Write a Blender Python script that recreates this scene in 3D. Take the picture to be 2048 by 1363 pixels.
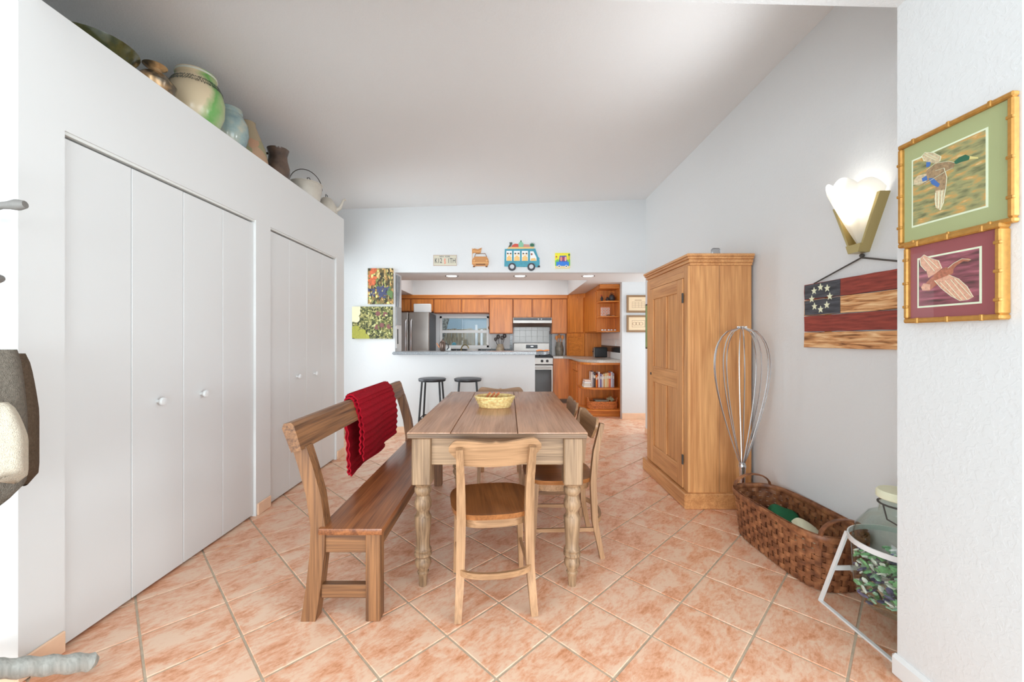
import bpy, bmesh, math, random
from mathutils import Vector, Matrix
random.seed(7)
PI = math.pi
for o in list(bpy.data.objects): bpy.data.objects.remove(o)
SC = bpy.context.scene
COL = SC.collection

# ------------------------------------------------------------------ camera, world, lights, exposure
F = 810.0            # focal length in pixels of the 2048 wide frame
cam = bpy.data.cameras.new('camera'); cam.sensor_width = 36; cam.lens = 36*F/2048
cam.shift_x = 7/2048; cam.shift_y = -4.5/2048; cam.clip_start = 0.02
camo = bpy.data.objects.new('camera', cam); COL.objects.link(camo)
camo.location = (0, 0, 1.25); camo.rotation_euler = (PI/2, 0, 0)
SC.camera = camo
vs = SC.view_settings
vs.view_transform = 'Standard'; vs.look = 'None'; vs.gamma = 1; vs.exposure = 0.70; vs.use_curve_mapping = False
W = bpy.data.worlds.new('world'); SC.world = W; W.use_nodes = True
W.node_tree.nodes['Background'].inputs[0].default_value = (0.80, 0.90, 1.0, 1)
W.node_tree.nodes['Background'].inputs[1].default_value = 0.6
def area(name, loc, rot, sx, sy, power, col=(1, 1, 1), spread=PI):
    l = bpy.data.lights.new(name, 'AREA'); l.shape = 'RECTANGLE'; l.size = sx; l.size_y = sy; l.energy = power; l.color = col; l.spread = spread
    o = bpy.data.objects.new(name, l); COL.objects.link(o); o.location = loc; o.rotation_euler = rot; return o
# unseen windows behind and beside the camera, assumed; fill lights added for brightness
area('rear_fill_light', (0.3, -6.9, 1.25), (PI/2, 0, 0), 6.0, 2.2, 95, (0.86, 0.95, 1), 1.5)
area('side_fill_light', (3.9, -1.6, 1.35), (PI/2, 0, PI/2), 3.6, 2.0, 86, (0.84, 0.94, 1))
area('side_fill_light', (-3.4, -2.6, 1.35), (PI/2, 0, -PI/2), 3.6, 2.0, 78, (0.84, 0.94, 1))
# fill lights added to brighten the deep room: assumed hall and passage daylight
area('hall_fill_light', (-2.46, 4.88, 1.35), (PI/2, 0, -PI/2), .85, 2.0, 11, (0.84, 0.94, 1), 1.9)
area('passage_fill_light', (3.15, 5.85, 1.1), (PI/2, 0, PI/2), .8, 1.9, 10, (0.86, 0.95, 1), 2.2)
# fill light added in the light well, an assumed skylight out of view
area('well_fill_light', (-0.35, 7.1, 2.58), (0, 0, 0), 2.6, 1.7, 11, (0.90, 0.965, 1))

# ------------------------------------------------------------------ materials
def lin(c): c /= 255.0; return c/12.92 if c <= .04045 else ((c+.055)/1.055)**2.4
def C(r, g, b, k=0.70): return tuple(min(.95, lin(v)/k) for v in (r, g, b)) + (1,)
def newmat(name):
    m = bpy.data.materials.new(name); m.use_nodes = True
    return m, m.node_tree, m.node_tree.nodes['Principled BSDF']
def N(t, typ, **kw):
    n = t.nodes.new(typ)
    for k, v in kw.items(): setattr(n, k, v)
    return n
def plain(name, col, rough=.5, metal=0, spec=.5, bump=0, bscale=200, var=0, vscale=8):
    m, t, b = newmat(name)
    b.inputs['Base Color'].default_value = col; b.inputs['Roughness'].default_value = rough
    b.inputs['Metallic'].default_value = metal; b.inputs['Specular IOR Level'].default_value = spec
    tc = N(t, 'ShaderNodeTexCoord')
    if var:
        n = N(t, 'ShaderNodeTexNoise'); n.inputs['Scale'].default_value = vscale; n.inputs['Detail'].default_value = 4
        t.links.new(tc.outputs['Object'], n.inputs['Vector'])
        r = N(t, 'ShaderNodeValToRGB'); r.color_ramp.elements[0].position = .3; r.color_ramp.elements[1].position = .7
        r.color_ramp.elements[0].color = tuple(c*(1-var) for c in col[:3])+(1,); r.color_ramp.elements[1].color = tuple(min(1, c*(1+var)) for c in col[:3])+(1,)
        t.links.new(n.outputs['Fac'], r.inputs[0]); t.links.new(r.outputs[0], b.inputs['Base Color'])
    if bump:
        n = N(t, 'ShaderNodeTexNoise'); n.inputs['Scale'].default_value = bscale; n.inputs['Detail'].default_value = 3
        t.links.new(tc.outputs['Object'], n.inputs['Vector'])
        bp = N(t, 'ShaderNodeBump'); bp.inputs['Strength'].default_value = bump; bp.inputs['Distance'].default_value = .01
        t.links.new(n.outputs['Fac'], bp.inputs['Height']); t.links.new(bp.outputs[0], b.inputs['Normal'])
    return m
def wood(name, light, dark, axis='z', rough=.4, stretch=14, fine=60, knots=True, bump=.12):
    m, t, b = newmat(name)
    b.inputs['Roughness'].default_value = rough
    tc = N(t, 'ShaderNodeTexCoord'); oi = N(t, 'ShaderNodeObjectInfo')
    mul = N(t, 'ShaderNodeMath', operation='MULTIPLY'); mul.inputs[1].default_value = 17
    t.links.new(oi.outputs['Random'], mul.inputs[0])
    add = N(t, 'ShaderNodeVectorMath', operation='ADD'); t.links.new(tc.outputs['Object'], add.inputs[0]); t.links.new(mul.outputs[0], add.inputs[1])
    def layer(sc, along, det, dist):
        mp = N(t, 'ShaderNodeMapping'); s = [sc, sc, sc]; s['xyz'.index(axis)] = along
        mp.inputs['Scale'].default_value = s; t.links.new(add.outputs[0], mp.inputs['Vector'])
        n = N(t, 'ShaderNodeTexNoise'); n.inputs['Scale'].default_value = 1; n.inputs['Detail'].default_value = det; n.inputs['Distortion'].default_value = dist
        t.links.new(mp.outputs[0], n.inputs['Vector']); return n
    a = layer(stretch, 1.1, 5, 1.2); f = layer(fine*2, 3.0, 3, .3)
    mx = N(t, 'ShaderNodeMath', operation='MULTIPLY_ADD'); mx.inputs[1].default_value = .45
    t.links.new(f.outputs['Fac'], mx.inputs[0])
    sc_ = N(t, 'ShaderNodeMath', operation='MULTIPLY'); sc_.inputs[1].default_value = .55
    t.links.new(a.outputs['Fac'], sc_.inputs[0]); t.links.new(sc_.outputs[0], mx.inputs[2])
    r = N(t, 'ShaderNodeValToRGB'); e = r.color_ramp.elements
    e[0].position = .36; e[0].color = dark; e[1].position = .62; e[1].color = light
    t.links.new(mx.outputs[0], r.inputs[0]); t.links.new(r.outputs[0], b.inputs['Base Color'])
    bp = N(t, 'ShaderNodeBump'); bp.inputs['Strength'].default_value = bump; bp.inputs['Distance'].default_value = .004
    t.links.new(mx.outputs[0], bp.inputs['Height']); t.links.new(bp.outputs[0], b.inputs['Normal'])
    return m
def wallmat(name, col, strength=.35, scale=45):
    m, t, b = newmat(name)
    b.inputs['Base Color'].default_value = col; b.inputs['Roughness'].default_value = .62
    tc = N(t, 'ShaderNodeTexCoord')
    n = N(t, 'ShaderNodeTexNoise'); n.inputs['Scale'].default_value = scale; n.inputs['Detail'].default_value = 5; n.inputs['Distortion'].default_value = .8
    t.links.new(tc.outputs['Object'], n.inputs['Vector'])
    r = N(t, 'ShaderNodeValToRGB'); r.color_ramp.elements[0].position = .47; r.color_ramp.elements[1].position = .58
    t.links.new(n.outputs['Fac'], r.inputs[0])
    bp = N(t, 'ShaderNodeBump'); bp.inputs['Strength'].default_value = strength; bp.inputs['Distance'].default_value = .004
    t.links.new(r.outputs[0], bp.inputs['Height']); t.links.new(bp.outputs[0], b.inputs['Normal'])
    return m
def tilemat():
    m, t, b = newmat('terracotta_tile')
    b.inputs['Roughness'].default_value = .34
    tc = N(t, 'ShaderNodeTexCoord'); oi = N(t, 'ShaderNodeObjectInfo')
    mul = N(t, 'ShaderNodeMath', operation='MULTIPLY'); mul.inputs[1].default_value = 40
    t.links.new(oi.outputs['Random'], mul.inputs[0])
    add = N(t, 'ShaderNodeVectorMath', operation='ADD'); t.links.new(tc.outputs['Object'], add.inputs[0]); t.links.new(mul.outputs[0], add.inputs[1])
    def nz(s, d, dist):
        mp = N(t, 'ShaderNodeMapping'); mp.inputs['Scale'].default_value = s; t.links.new(add.outputs[0], mp.inputs[0])
        n = N(t, 'ShaderNodeTexNoise'); n.inputs['Scale'].default_value = 1; n.inputs['Detail'].default_value = d; n.inputs['Distortion'].default_value = dist
        n.inputs['Roughness'].default_value = .68
        t.links.new(mp.outputs[0], n.inputs['Vector']); return n
    n1 = nz((7, 10, 8), 8, .5); n2 = nz((30, 75, 30), 5, .4)
    ma = N(t, 'ShaderNodeMath', operation='MULTIPLY_ADD'); ma.inputs[1].default_value = .35
    s1 = N(t, 'ShaderNodeMath', operation='MULTIPLY'); s1.inputs[1].default_value = .65
    t.links.new(n1.outputs['Fac'], s1.inputs[0]); t.links.new(n2.outputs['Fac'], ma.inputs[0]); t.links.new(s1.outputs[0], ma.inputs[2])
    r = N(t, 'ShaderNodeValToRGB'); e = r.color_ramp.elements
    e[0].position = .38; e[0].color = C(188, 126, 90); e[1].position = .56; e[1].color = C(220, 180, 155)
    x = r.color_ramp.elements.new(.46); x.color = C(206, 153, 122)
    t.links.new(ma.outputs[0], r.inputs[0]); t.links.new(r.outputs[0], b.inputs['Base Color'])
    return m
def ramp_noise(name, stops, scale=10, rough=.5, kind='noise', detail=4, dist=0, vec=(1, 1, 1), metal=0):
    m, t, b = newmat(name); b.inputs['Roughness'].default_value = rough; b.inputs['Metallic'].default_value = metal
    tc = N(t, 'ShaderNodeTexCoord'); mp = N(t, 'ShaderNodeMapping'); mp.inputs['Scale'].default_value = vec
    t.links.new(tc.outputs['Object'], mp.inputs[0])
    if kind == 'noise':
        n = N(t, 'ShaderNodeTexNoise'); n.inputs['Detail'].default_value = detail; n.inputs['Distortion'].default_value = dist; out = n.outputs['Fac']
    else:
        n = N(t, 'ShaderNodeTexVoronoi'); out = n.outputs['Distance' if kind == 'vor' else 'Color']
    n.inputs['Scale'].default_value = scale; t.links.new(mp.outputs[0], n.inputs['Vector'])
    r = N(t, 'ShaderNodeValToRGB'); els = r.color_ramp.elements
    els[0].position, els[0].color = stops[0]; els[1].position, els[1].color = stops[-1]
    for p, c in stops[1:-1]: e = els.new(p); e.color = c
    t.links.new(out, r.inputs[0]); t.links.new(r.outputs[0], b.inputs['Base Color'])
    return m
def glassmat(name, tint=(1, 1, 1, 1), alpha=1, rough=.02):
    m, t, b = newmat(name); t.nodes.remove(b)
    out = t.nodes['Material Output']
    tr = N(t, 'ShaderNodeBsdfTransparent'); tr.inputs[0].default_value = tint
    gl = N(t, 'ShaderNodeBsdfGlossy'); gl.inputs['Roughness'].default_value = rough
    fr = N(t, 'ShaderNodeFresnel'); fr.inputs[0].default_value = 1.45
    ge = N(t, 'ShaderNodeNewGeometry'); iv = N(t, 'ShaderNodeMath', operation='SUBTRACT'); iv.inputs[0].default_value = 1; t.links.new(ge.outputs['Backfacing'], iv.inputs[1])
    fm_ = N(t, 'ShaderNodeMath', operation='MULTIPLY'); t.links.new(fr.outputs[0], fm_.inputs[0]); sc_ = N(t, 'ShaderNodeMath', operation='MULTIPLY'); sc_.inputs[1].default_value = alpha; t.links.new(iv.outputs[0], sc_.inputs[0]); t.links.new(sc_.outputs[0], fm_.inputs[1])
    mx = N(t, 'ShaderNodeMixShader'); t.links.new(fm_.outputs[0], mx.inputs[0]); t.links.new(tr.outputs[0], mx.inputs[1]); t.links.new(gl.outputs[0], mx.inputs[2])
    t.links.new(mx.outputs[0], out.inputs[0]); return m
def emit(name, col, s):
    m, t, b = newmat(name); b.inputs['Base Color'].default_value = col
    b.inputs['Emission Color'].default_value = col; b.inputs['Emission Strength'].default_value = s; return m

M = {}
M['wall'] = wallmat('wall_paint', (.80, .80, .795, 1), .14)
M['wall_far'] = wallmat('far_wall_paint', (.79, .80, .805, 1), .1)
M['ceiling'] = wallmat('ceiling_paint', (.89, .89, .887, 1), .2, 70)
M['smooth'] = plain('closet_paint', (.82, .815, .80, 1), .45)
M['door'] = plain('door_paint', (.80, .797, .785, 1), .38)
M['white'] = plain('white_paint', (.85, .85, .84, 1), .35)
M['tile'] = tilemat()
M['grout'] = plain('grout', C(176, 162, 142), .8, var=.12, vscale=30)
M['base'] = plain('baseboard_tile', C(236, 178, 150), .4, var=.06, vscale=12)
for ax in 'xyz':
    M['oak_'+ax] = wood('honey_oak_'+ax, C(204, 126, 52), C(166, 92, 34), ax, .35, 16, 70, bump=.06)
    M['table_'+ax] = wood('weathered_pine_'+ax, C(156, 126, 96), C(100, 77, 56), ax, .5, 22, 60, bump=.2)
    M['top_'+ax] = wood('table_top_pine_'+ax, C(172, 128, 98), C(136, 96, 70), ax, .27, 14, 55, bump=.06)
    M['bench_'+ax] = wood('old_bench_wood_'+ax, C(134, 92, 58), C(78, 50, 32), ax, .42, 20, 60, bump=.2)
    M['chair_'+ax] = wood('chair_beech_'+ax, C(162, 124, 90), C(120, 88, 60), ax, .42, 14, 60, bump=.08)
    M['arm_'+ax] = wood('waxed_pine_'+ax, C(194, 142, 92), C(162, 108, 64), ax, .36, 12, 50, bump=.06)
M['oak_dark'] = wood('honey_oak_frame', C(164, 94, 40), C(130, 68, 26), 'z', .4, 16, 70, bump=.06)  # cabinet bodies darkened to paint in the shade of the door gaps
M['seat'] = wood('chair_seat_wood', C(146, 92, 50), C(110, 66, 34), 'y', .28, 12, 50, bump=.04)
M['bench_seat'] = wood('bench_seat_wood', C(140, 86, 50), C(92, 52, 30), 'y', .3, 20, 60, bump=.1)
M['dark_edge'] = wood('table_edge_wood', C(120, 94, 72), C(76, 58, 44), 'x', .5, 20, 60)
M['basket'] = ramp_noise('dark_splint', [(.3, C(84, 48, 30)), (.5, C(122, 76, 48)), (.72, C(158, 106, 70))], 22, .45)
M['straw'] = ramp_noise('straw', [(.3, C(176, 140, 84)), (.7, C(226, 196, 140))], 60, .6)
M['wicker'] = ramp_noise('orange_wicker', [(.3, C(150, 82, 40)), (.7, C(206, 128, 70))], 50, .5)
M['red'] = plain('red_knit', C(144, 10, 28), .9, spec=.2, bump=.4, bscale=260, var=.18, vscale=60)
M['black'] = plain('black_metal', C(38, 38, 40), .45, .3)
M['stoolseat'] = plain('stool_seat', C(62, 62, 66), .4, .2, var=.15)
M['chrome'] = plain('chrome_wire', (.72, .73, .75, 1), .22, 1)
M['steel'] = plain('stainless_steel', (.40, .375, .35, 1), .42, 1, var=.06, vscale=4)
M['steel_dark'] = plain('dark_steel', C(66, 68, 72), .4, .1)
M['blackglass'] = plain('black_glass', C(40, 36, 34), .08)
M['counter'] = ramp_noise('grey_laminate', [(.3, C(108, 112, 116)), (.7, C(146, 150, 154))], 90, .25)
M['counter2'] = ramp_noise('grey_beige_laminate', [(.3, C(150, 146, 140)), (.7, C(186, 182, 174))], 90, .25)
M['splash'] = plain('white_wall_tile', C(214, 218, 222), .22)
M['splash_g'] = plain('grey_range_tile', C(172, 172, 168), .25)
M['blacktile'] = plain('black_wall_tile', C(34, 36, 38), .2)
M['brass'] = plain('brass', C(160, 144, 98), .28, .7)
M['gold'] = plain('gilt_bamboo', C(166, 120, 58), .36, .4, var=.12, vscale=60)
M['matgreen'] = plain('green_mat_board', C(158, 158, 112), .8)
M['matred'] = plain('maroon_mat_board', C(140, 74, 74), .8)
M['paper'] = plain('cream_paper', C(236, 216, 184), .8)
M['enamel'] = plain('cream_enamel', C(178, 170, 158), .3, var=.1, vscale=10)
M['rope'] = plain('dark_rope', C(70, 66, 62), .9)
M['cream'] = plain('cream_fabric', C(230, 214, 186), .9, bump=.3, bscale=300)
M['green'] = plain('green_fabric', C(30, 96, 62), .9, bump=.3, bscale=300)
M['glass'] = glassmat('clear_glass', (.93, .96, .94, 1))
M['pane'] = glassmat('window_glass', (.97, .99, 1, 1), .35)
M['linen'] = plain('pale_shingle', C(200, 200, 196), .8)

# ------------------------------------------------------------------ geometry helpers
def BM(): return bmesh.new()
def add_into(bm, tmp, mat=None):
    me = bpy.data.meshes.new('tmp'); tmp.to_mesh(me); tmp.free()
    if mat is not None: me.transform(mat)
    bm.from_mesh(me); bpy.data.meshes.remove(me)
def box(bm, x0, x1, y0, y1, z0, z1, bev=0, mat=None, seg=1):
    t = BM(); bmesh.ops.create_cube(t, size=1)
    for v in t.verts: v.co = Vector(((x0+x1)/2+v.co.x*(x1-x0), (y0+y1)/2+v.co.y*(y1-y0), (z0+z1)/2+v.co.z*(z1-z0)))
    if bev: bmesh.ops.bevel(t, geom=list(t.edges), offset=bev, segments=seg, affect='EDGES', profile=.6)
    add_into(bm, t, mat); return bm
def prism(bm, pts, fn, d0, d1, mi=0):
    """polygon pts (u,v) mapped by fn(u,v,d), extruded from d0 to d1"""
    a = [bm.verts.new(fn(u, v, d0)) for u, v in pts]; b = [bm.verts.new(fn(u, v, d1)) for u, v in pts]
    n = len(pts); fs = [bm.faces.new(a), bm.faces.new(list(reversed(b)))]
    for i in range(n): fs.append(bm.faces.new((a[i], b[i], b[(i+1) % n], a[(i+1) % n])))
    for f in fs: f.material_index = mi
    return bm
def XZ(y, s=1): return lambda u, v, d: (u, y-s*d, v)
def XY(): return lambda u, v, d: (u, v, d)
def YZ(x): return lambda u, v, d: (x-d, u, v)
def tube(bm, pts, r, n=8, closed=False, caps=True, flat=None):
    pts = [Vector(p) for p in pts]; k = len(pts); R = r if isinstance(r, (list, tuple)) else [r]*k
    rings = []; up = None
    for i, p in enumerate(pts):
        if closed: d = pts[(i+1) % k]-pts[i-1]
        else: d = pts[min(i+1, k-1)]-pts[max(i-1, 0)]
        d.normalize()
        if up is None:
            up = Vector((0, 0, 1)) if abs(d.z) < .9 else Vector((1, 0, 0))
        s = d.cross(up); s.normalize(); up = s.cross(d); up.normalize()
        ring = []
        for j in range(n):
            a = 2*PI*j/n+PI/n
            f = flat or (1, 1)
            ring.append(bm.verts.new(p+s*math.cos(a)*R[i]*f[0]+up*math.sin(a)*R[i]*f[1]))
        rings.append(ring)
    for i in range(k if closed else k-1):
        A, B = rings[i], rings[(i+1) % k]
        for j in range(n): bm.faces.new((A[j], A[(j+1) % n], B[(j+1) % n], B[j]))
    if caps and not closed: bm.faces.new(list(reversed(rings[0]))); bm.faces.new(rings[-1])
    return bm
def lathe(bm, prof, n=28, c=(0, 0, 0), sx=1, sy=1, fn=None):
    rings = []
    for r, z in prof:
        ring = []
        for j in range(n):
            a = 2*PI*j/n; rr = r if fn is None else fn(r, z, a)
            ring.append(bm.verts.new((c[0]+rr*math.cos(a)*sx, c[1]+rr*math.sin(a)*sy, c[2]+z)))
        rings.append(ring)
    for A, B in zip(rings, rings[1:]):
        for j in range(n): bm.faces.new((A[j], A[(j+1) % n], B[(j+1) % n], B[j]))
    if prof[0][0] > 1e-4: bm.faces.new(list(reversed(rings[0])))
    if prof[-1][0] > 1e-4 : bm.faces.new(rings[-1])
    return bm
def sphere(bm, c, r, sx=1, sy=1, sz=1, n=12):
    prof = [(r*math.sin(PI*i/8)+1e-5, -r*sz*math.cos(PI*i/8)) for i in range(9)]
    return lathe(bm, prof, n, c, sx, sy)
def grid(bm, fn, nu, nv, th=None):
    V = [[bm.verts.new(fn(i/nu, j/nv)) for j in range(nv+1)] for i in range(nu+1)]
    for i in range(nu):
        for j in range(nv): bm.faces.new((V[i][j], V[i+1][j], V[i+1][j+1], V[i][j+1]))
    if th: 
        bmesh.ops.recalc_face_normals(bm, faces=bm.faces); bmesh.ops.solidify(bm, geom=list(bm.faces), thickness=th)
    return bm
ROOT = {}
def thing(name, label, cat, loc=(0, 0, 0), rz=0, group=None, world=True, kind=None):
    o = bpy.data.objects.new(name, None); COL.objects.link(o); o.location = loc; o.rotation_euler = (0, 0, rz)
    o.empty_display_size = .1
    if kind: o['kind'] = kind
    if cat: o['label'] = label; o['category'] = cat
    elif label: o['label'] = label
    if group: o['group'] = group
    ROOT[o.name] = (Matrix.Translation(loc) @ Matrix.Rotation(rz, 4, 'Z')).inverted() if world else Matrix()
    return o
def obj(name, bm, mat, parent=None, smooth=40, label=None, keep=True):
    bmesh.ops.remove_doubles(bm, verts=bm.verts, dist=1e-6)
    bmesh.ops.recalc_face_normals(bm, faces=bm.faces)
    me = bpy.data.meshes.new(name); bm.to_mesh(me); bm.free()
    for m in (mat if isinstance(mat, list) else [mat]): me.materials.append(M[m] if isinstance(m, str) else m)
    if smooth:
        for p in me.polygons: p.use_smooth = True
        me.set_sharp_from_angle(angle=math.radians(smooth))
    o = bpy.data.objects.new(name, me); COL.objects.link(o)
    if parent is not None:
        o.parent = parent; me.transform(ROOT[parent.name]); ROOT[o.name] = ROOT[parent.name]
    if label: o['label'] = label
    return o
def tag(o, label, cat, group=None, kind=None):
    """a thing that is one mesh in world coordinates: move its origin to its base"""
    me = o.data; vs_ = [v.co for v in me.vertices]
    mn = Vector([min(v[i] for v in vs_) for i in range(3)]); mx = Vector([max(v[i] for v in vs_) for i in range(3)])
    c = Vector(((mn.x+mx.x)/2, (mn.y+mx.y)/2, mn.z)); me.transform(Matrix.Translation(-c)); o.location = c
    ROOT[o.name] = Matrix.Translation(-c)
    o['label'] = label; o['category'] = cat
    if group: o['group'] = group
    if kind: o['kind'] = kind
    return o
def struct(name, bm, mat, parent=None, label=None, smooth=0):
    o = obj(name, bm, mat, parent, smooth)
    if parent is None: o['kind'] = 'structure'
    ROOT[o.name] = ROOT.get(parent.name if parent else '', Matrix())
    if label: o['label'] = label
    return o
def dup(root, loc, rz, label, group=None):
    r = root.copy(); COL.objects.link(r); r.location = loc; r.rotation_euler = (0, 0, rz); r['label'] = label
    if group: r['group'] = group
    for ch in root.children:
        c = ch.copy(); COL.objects.link(c); c.parent = r
        for g in ch.children:
            d = g.copy(); COL.objects.link(d); d.parent = c
    return r
def B(x0, x1, y0, y1, z0, z1, bev=0): return box(BM(), x0, x1, y0, y1, z0, z1, bev)

# ------------------------------------------------------------------ room shell
YF = 5.38     # far (bar) wall
XR = 1.82     # right wall
XL = -1.78    # closet front
YK = 8.45     # kitchen back wall
fl = struct('floor', B(-3.6, 4.1, .95, 9.0, -.12, -.004), 'grout', label='grey grout bed of the tiled floor')
# tiles, laid diagonally, 12 inch pitch
P = .3048; gap = .0045; tm = BM(); box(tm, -P/2+gap, P/2-gap, -P/2+gap, P/2-gap, -.012, 0, .002)
c45 = math.cos(PI/4)
tiles = []; rest = []
for i in range(-48, 49):
    for j in range(-48, 49):
        x = .602+(i+.5)*P*c45-(j+.5)*P*c45; y = 2.138+(i+.5)*P*c45+(j+.5)*P*c45
        if -3.4 < x < 4 and 1.05 < y < 8.3:
            vis = (-1.95 < x < 1.95 and 1.2 < y < 5.45) or (.3 < x < 2.3 and 5.4 <= y < 7.8) or (-2.3 < x < -1.7 and 4.4 < y < 5.4)
            (tiles if vis else rest).append((x, y))
bmesh.ops.recalc_face_normals(tm, faces=tm.faces)
tme = bpy.data.meshes.new('tile'); tm.to_mesh(tme); tm.free(); tme.materials.append(M['tile'])
for x, y in tiles:
    o = bpy.data.objects.new('tile', tme); COL.objects.link(o); o.parent = fl; o.location = (x, y, 0); o.rotation_euler = (0, 0, PI/4+random.choice((0, 1, 2, 3))*PI/2*0)
rb = BM()
for x, y in rest: box(rb, -P/2+gap, P/2-gap, -P/2+gap, P/2-gap, -.012, 0, 0, Matrix.Translation((x, y, 0)) @ Matrix.Rotation(PI/4, 4, 'Z'))
o = struct('tile_field', rb, 'tile', fl); o['kind'] = 'stuff'
struct('floor_living', B(-3.6, 4.1, -7.1, .95, -.12, 0), plain('neutral_bounce_floor', (.62, .62, .60, 1), .95, bump=.4, bscale=300), label='unseen pale floor added for neutral bounce light')  # pale covering added out of view so bounced light is not pink
# ceilings
zc = lambda x: 3.041+.0327*x
b = BM(); prism(b, [(-2.6, zc(-2.6)), (2.0, zc(2.0)), (2.0, 3.4), (-2.6, 3.4)], lambda u, v, d: (u, d, v), 1.36, YF+.02); struct('ceiling', b, 'ceiling', label='textured white dining room ceiling')
b = BM(); prism(b, [(-3.6, 2.60), (1.44, 2.476), (4.1, 2.476), (4.1, 2.7), (-3.6, 2.7)], lambda u, v, d: (u, d, v), -7.1, 1.5); struct('ceiling_front', b, 'ceiling', label='lower ceiling edge of the adjoining room')
b = BM(); box(b, -2.6, 2.0, 1.36, 1.5, 2.62, 3.3); struct('wall_front_header', b, 'wall')
# closet wall with two door openings
H1 = 2.085; D1 = (1.625, 2.855); D2 = (3.03, 4.19); YC0, YC1 = 1.47, 4.38; ZL = 2.54
b = BM()
box(b, XL-.1, XL, YC0, D1[0], 0, ZL); box(b, XL-.1, XL, D1[1], D2[0], 0, ZL); box(b, XL-.1, XL, D2[1], YC1, 0, ZL)
box(b, XL-.1, XL, D1[0], D1[1], H1, ZL); box(b, XL-.1, XL, D2[0], D2[1], H1, ZL)
box(b, -2.5, XL-.1, YC0, YC1, ZL-.06, ZL); box(b, -2.5, XL-.1, YC1-.1, YC1, 0, ZL-.06); box(b, -3.6, XL-.1, YC0, YC0+.1, 0, ZL-.06)
struct('wall_left', b, 'smooth', label='smooth white closet wall with a high plant ledge')
struct('wall_left_back', B(-2.6, -2.5, YC0, YF, 0, 3.3), 'wall')
def bifold(name, y0, y1, ky, lab):
    t = thing(name, lab, None, (XL-.02, (y0+y1)/2, 0), kind='structure'); n = 4; w = (y1-y0)/n
    for k in range(n): obj('door_panel', B(XL-.05, XL-.018, y0+k*w+.0015, y0+(k+1)*w-.0015, .012, H1-.022, .002), 'door', t, 0)
    obj('track', B(XL-.06, XL-.008, y0, y1, H1-.012, H1), 'linen', t, 0)
    for y in ky:
        kb = BM(); lathe(kb, [(.009, 0), (.008, .012), (.018, .02), (.021, .03), (.017, .038), (.001, .041)], 16)
        kb.transform(Matrix.Translation((XL-.018, y, .93)) @ Matrix.Rotation(PI/2, 4, 'Y')); obj('knob', kb, 'white', t)
bifold('door_1', D1[0], D1[1], (2.074, 2.367), 'white bifold closet door of four flat leaves')
bifold('door_2', D2[0], D2[1], (3.44, 3.745), 'white bifold closet door beside the kitchen end')
struct('door_closet_back', B(-2.48, -2.46, YC0+.1, YC1-.1, 0, ZL-.06), 'smooth')
def baseb(name, x0, x1, y0, y1, h=.085): struct(name, box(BM(), x0, x1, y0, y1, 0, h, .004), 'base', label='salmon tile baseboard')
baseb('baseboard_left', XL, XL+.012, YC0-.012, D1[0]-.005); baseb('baseboard_left_middle', XL, XL+.012, D1[1]+.01, D2[0]-.01); baseb('baseboard_left_end', XL, XL+.012, D2[1]+.01, YC1)
baseb('baseboard_left_front', -3.5, XL, YC0-.012, YC0)
# far wall with the pass-through to the kitchen
b = BM()
box(b, -2.6, -1.507, YF, YF+.32, 0, 3.3); box(b, -1.507, 3.2, YF, YF+.12, 2.13, 3.3); box(b, -1.507, .352, YF, YF+.14, 0, 1.04)
struct('wall_far', b, 'wall_far', label='far wall with a bar pass-through')
baseb('baseboard_far', -2.5, .352, YF-.012, YF)
struct('wall_right', B(XR, XR+.12, 1.5, YF, 0, 3.3), 'wall', label='textured white right wall')
baseb('baseboard_right', XR-.012, XR, 1.5, YF, .07)
struct('wall_right_pillar', B(1.44, XR+.5, 1.135, 1.5, 0, 2.6), 'wall', label='white wall end with two bird prints')
b = BM(); box(b, 1.424, XR+.4, 1.12, 1.516, 0, .085, .012); struct('trim_pillar_plinth', b, 'white')
# kitchen shell
b = BM(); box(b, -2.9, 3.2, YF+.12, 6.09, 2.13, 2.75); box(b, -2.9, -1.92, 6.09, YK, 2.13, 2.75); box(b, 1.19, 3.2, 6.09, YK, 2.13, 2.75); box(b, -1.92, 1.19, 8.13, YK, 2.13, 2.75); box(b, -1.92, 1.19, 6.09, 8.13, 2.62, 2.75)
struct('ceiling_kitchen', b, 'ceiling', label='dropped kitchen soffit around a light well')
WX0, WX1, WZ0, WZ1 = -1.43, -.41, 1.07, 1.72
b = BM(); box(b, -2.9, WX0, YK, YK+.12, 0, 2.2); box(b, WX1, 1.9, YK, YK+.12, 0, 2.2); box(b, WX0, WX1, YK, YK+.12, 0, WZ0); box(b, WX0, WX1, YK, YK+.12, WZ1, 2.2)
struct('wall_kitchen_back', b, 'wall_far')
struct('wall_kitchen_left', B(-3.0, -2.9, YF+.3, YK+.1, 0, 2.2), 'wall_far')
struct('wall_kitchen_right', B(1.80, 1.9, 6.40, YK, 0, 2.2), 'wall_far')
struct('wall_passage', B(1.765, 3.2, 6.30, 6.40, 0, 2.2), 'wall_far', label='pale wall stub beside the open shelves')
baseb('baseboard_passage', 1.765, 3.2, 6.288, 6.30, .095)
struct('wall_passage_end', B(3.2, 3.3, YF, 6.4, 0, 2.2), 'wall_far'); struct('wall_passage_front', B(XR+.12, 3.3, YF-.1, YF, 0, 2.6), 'wall_far')
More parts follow.
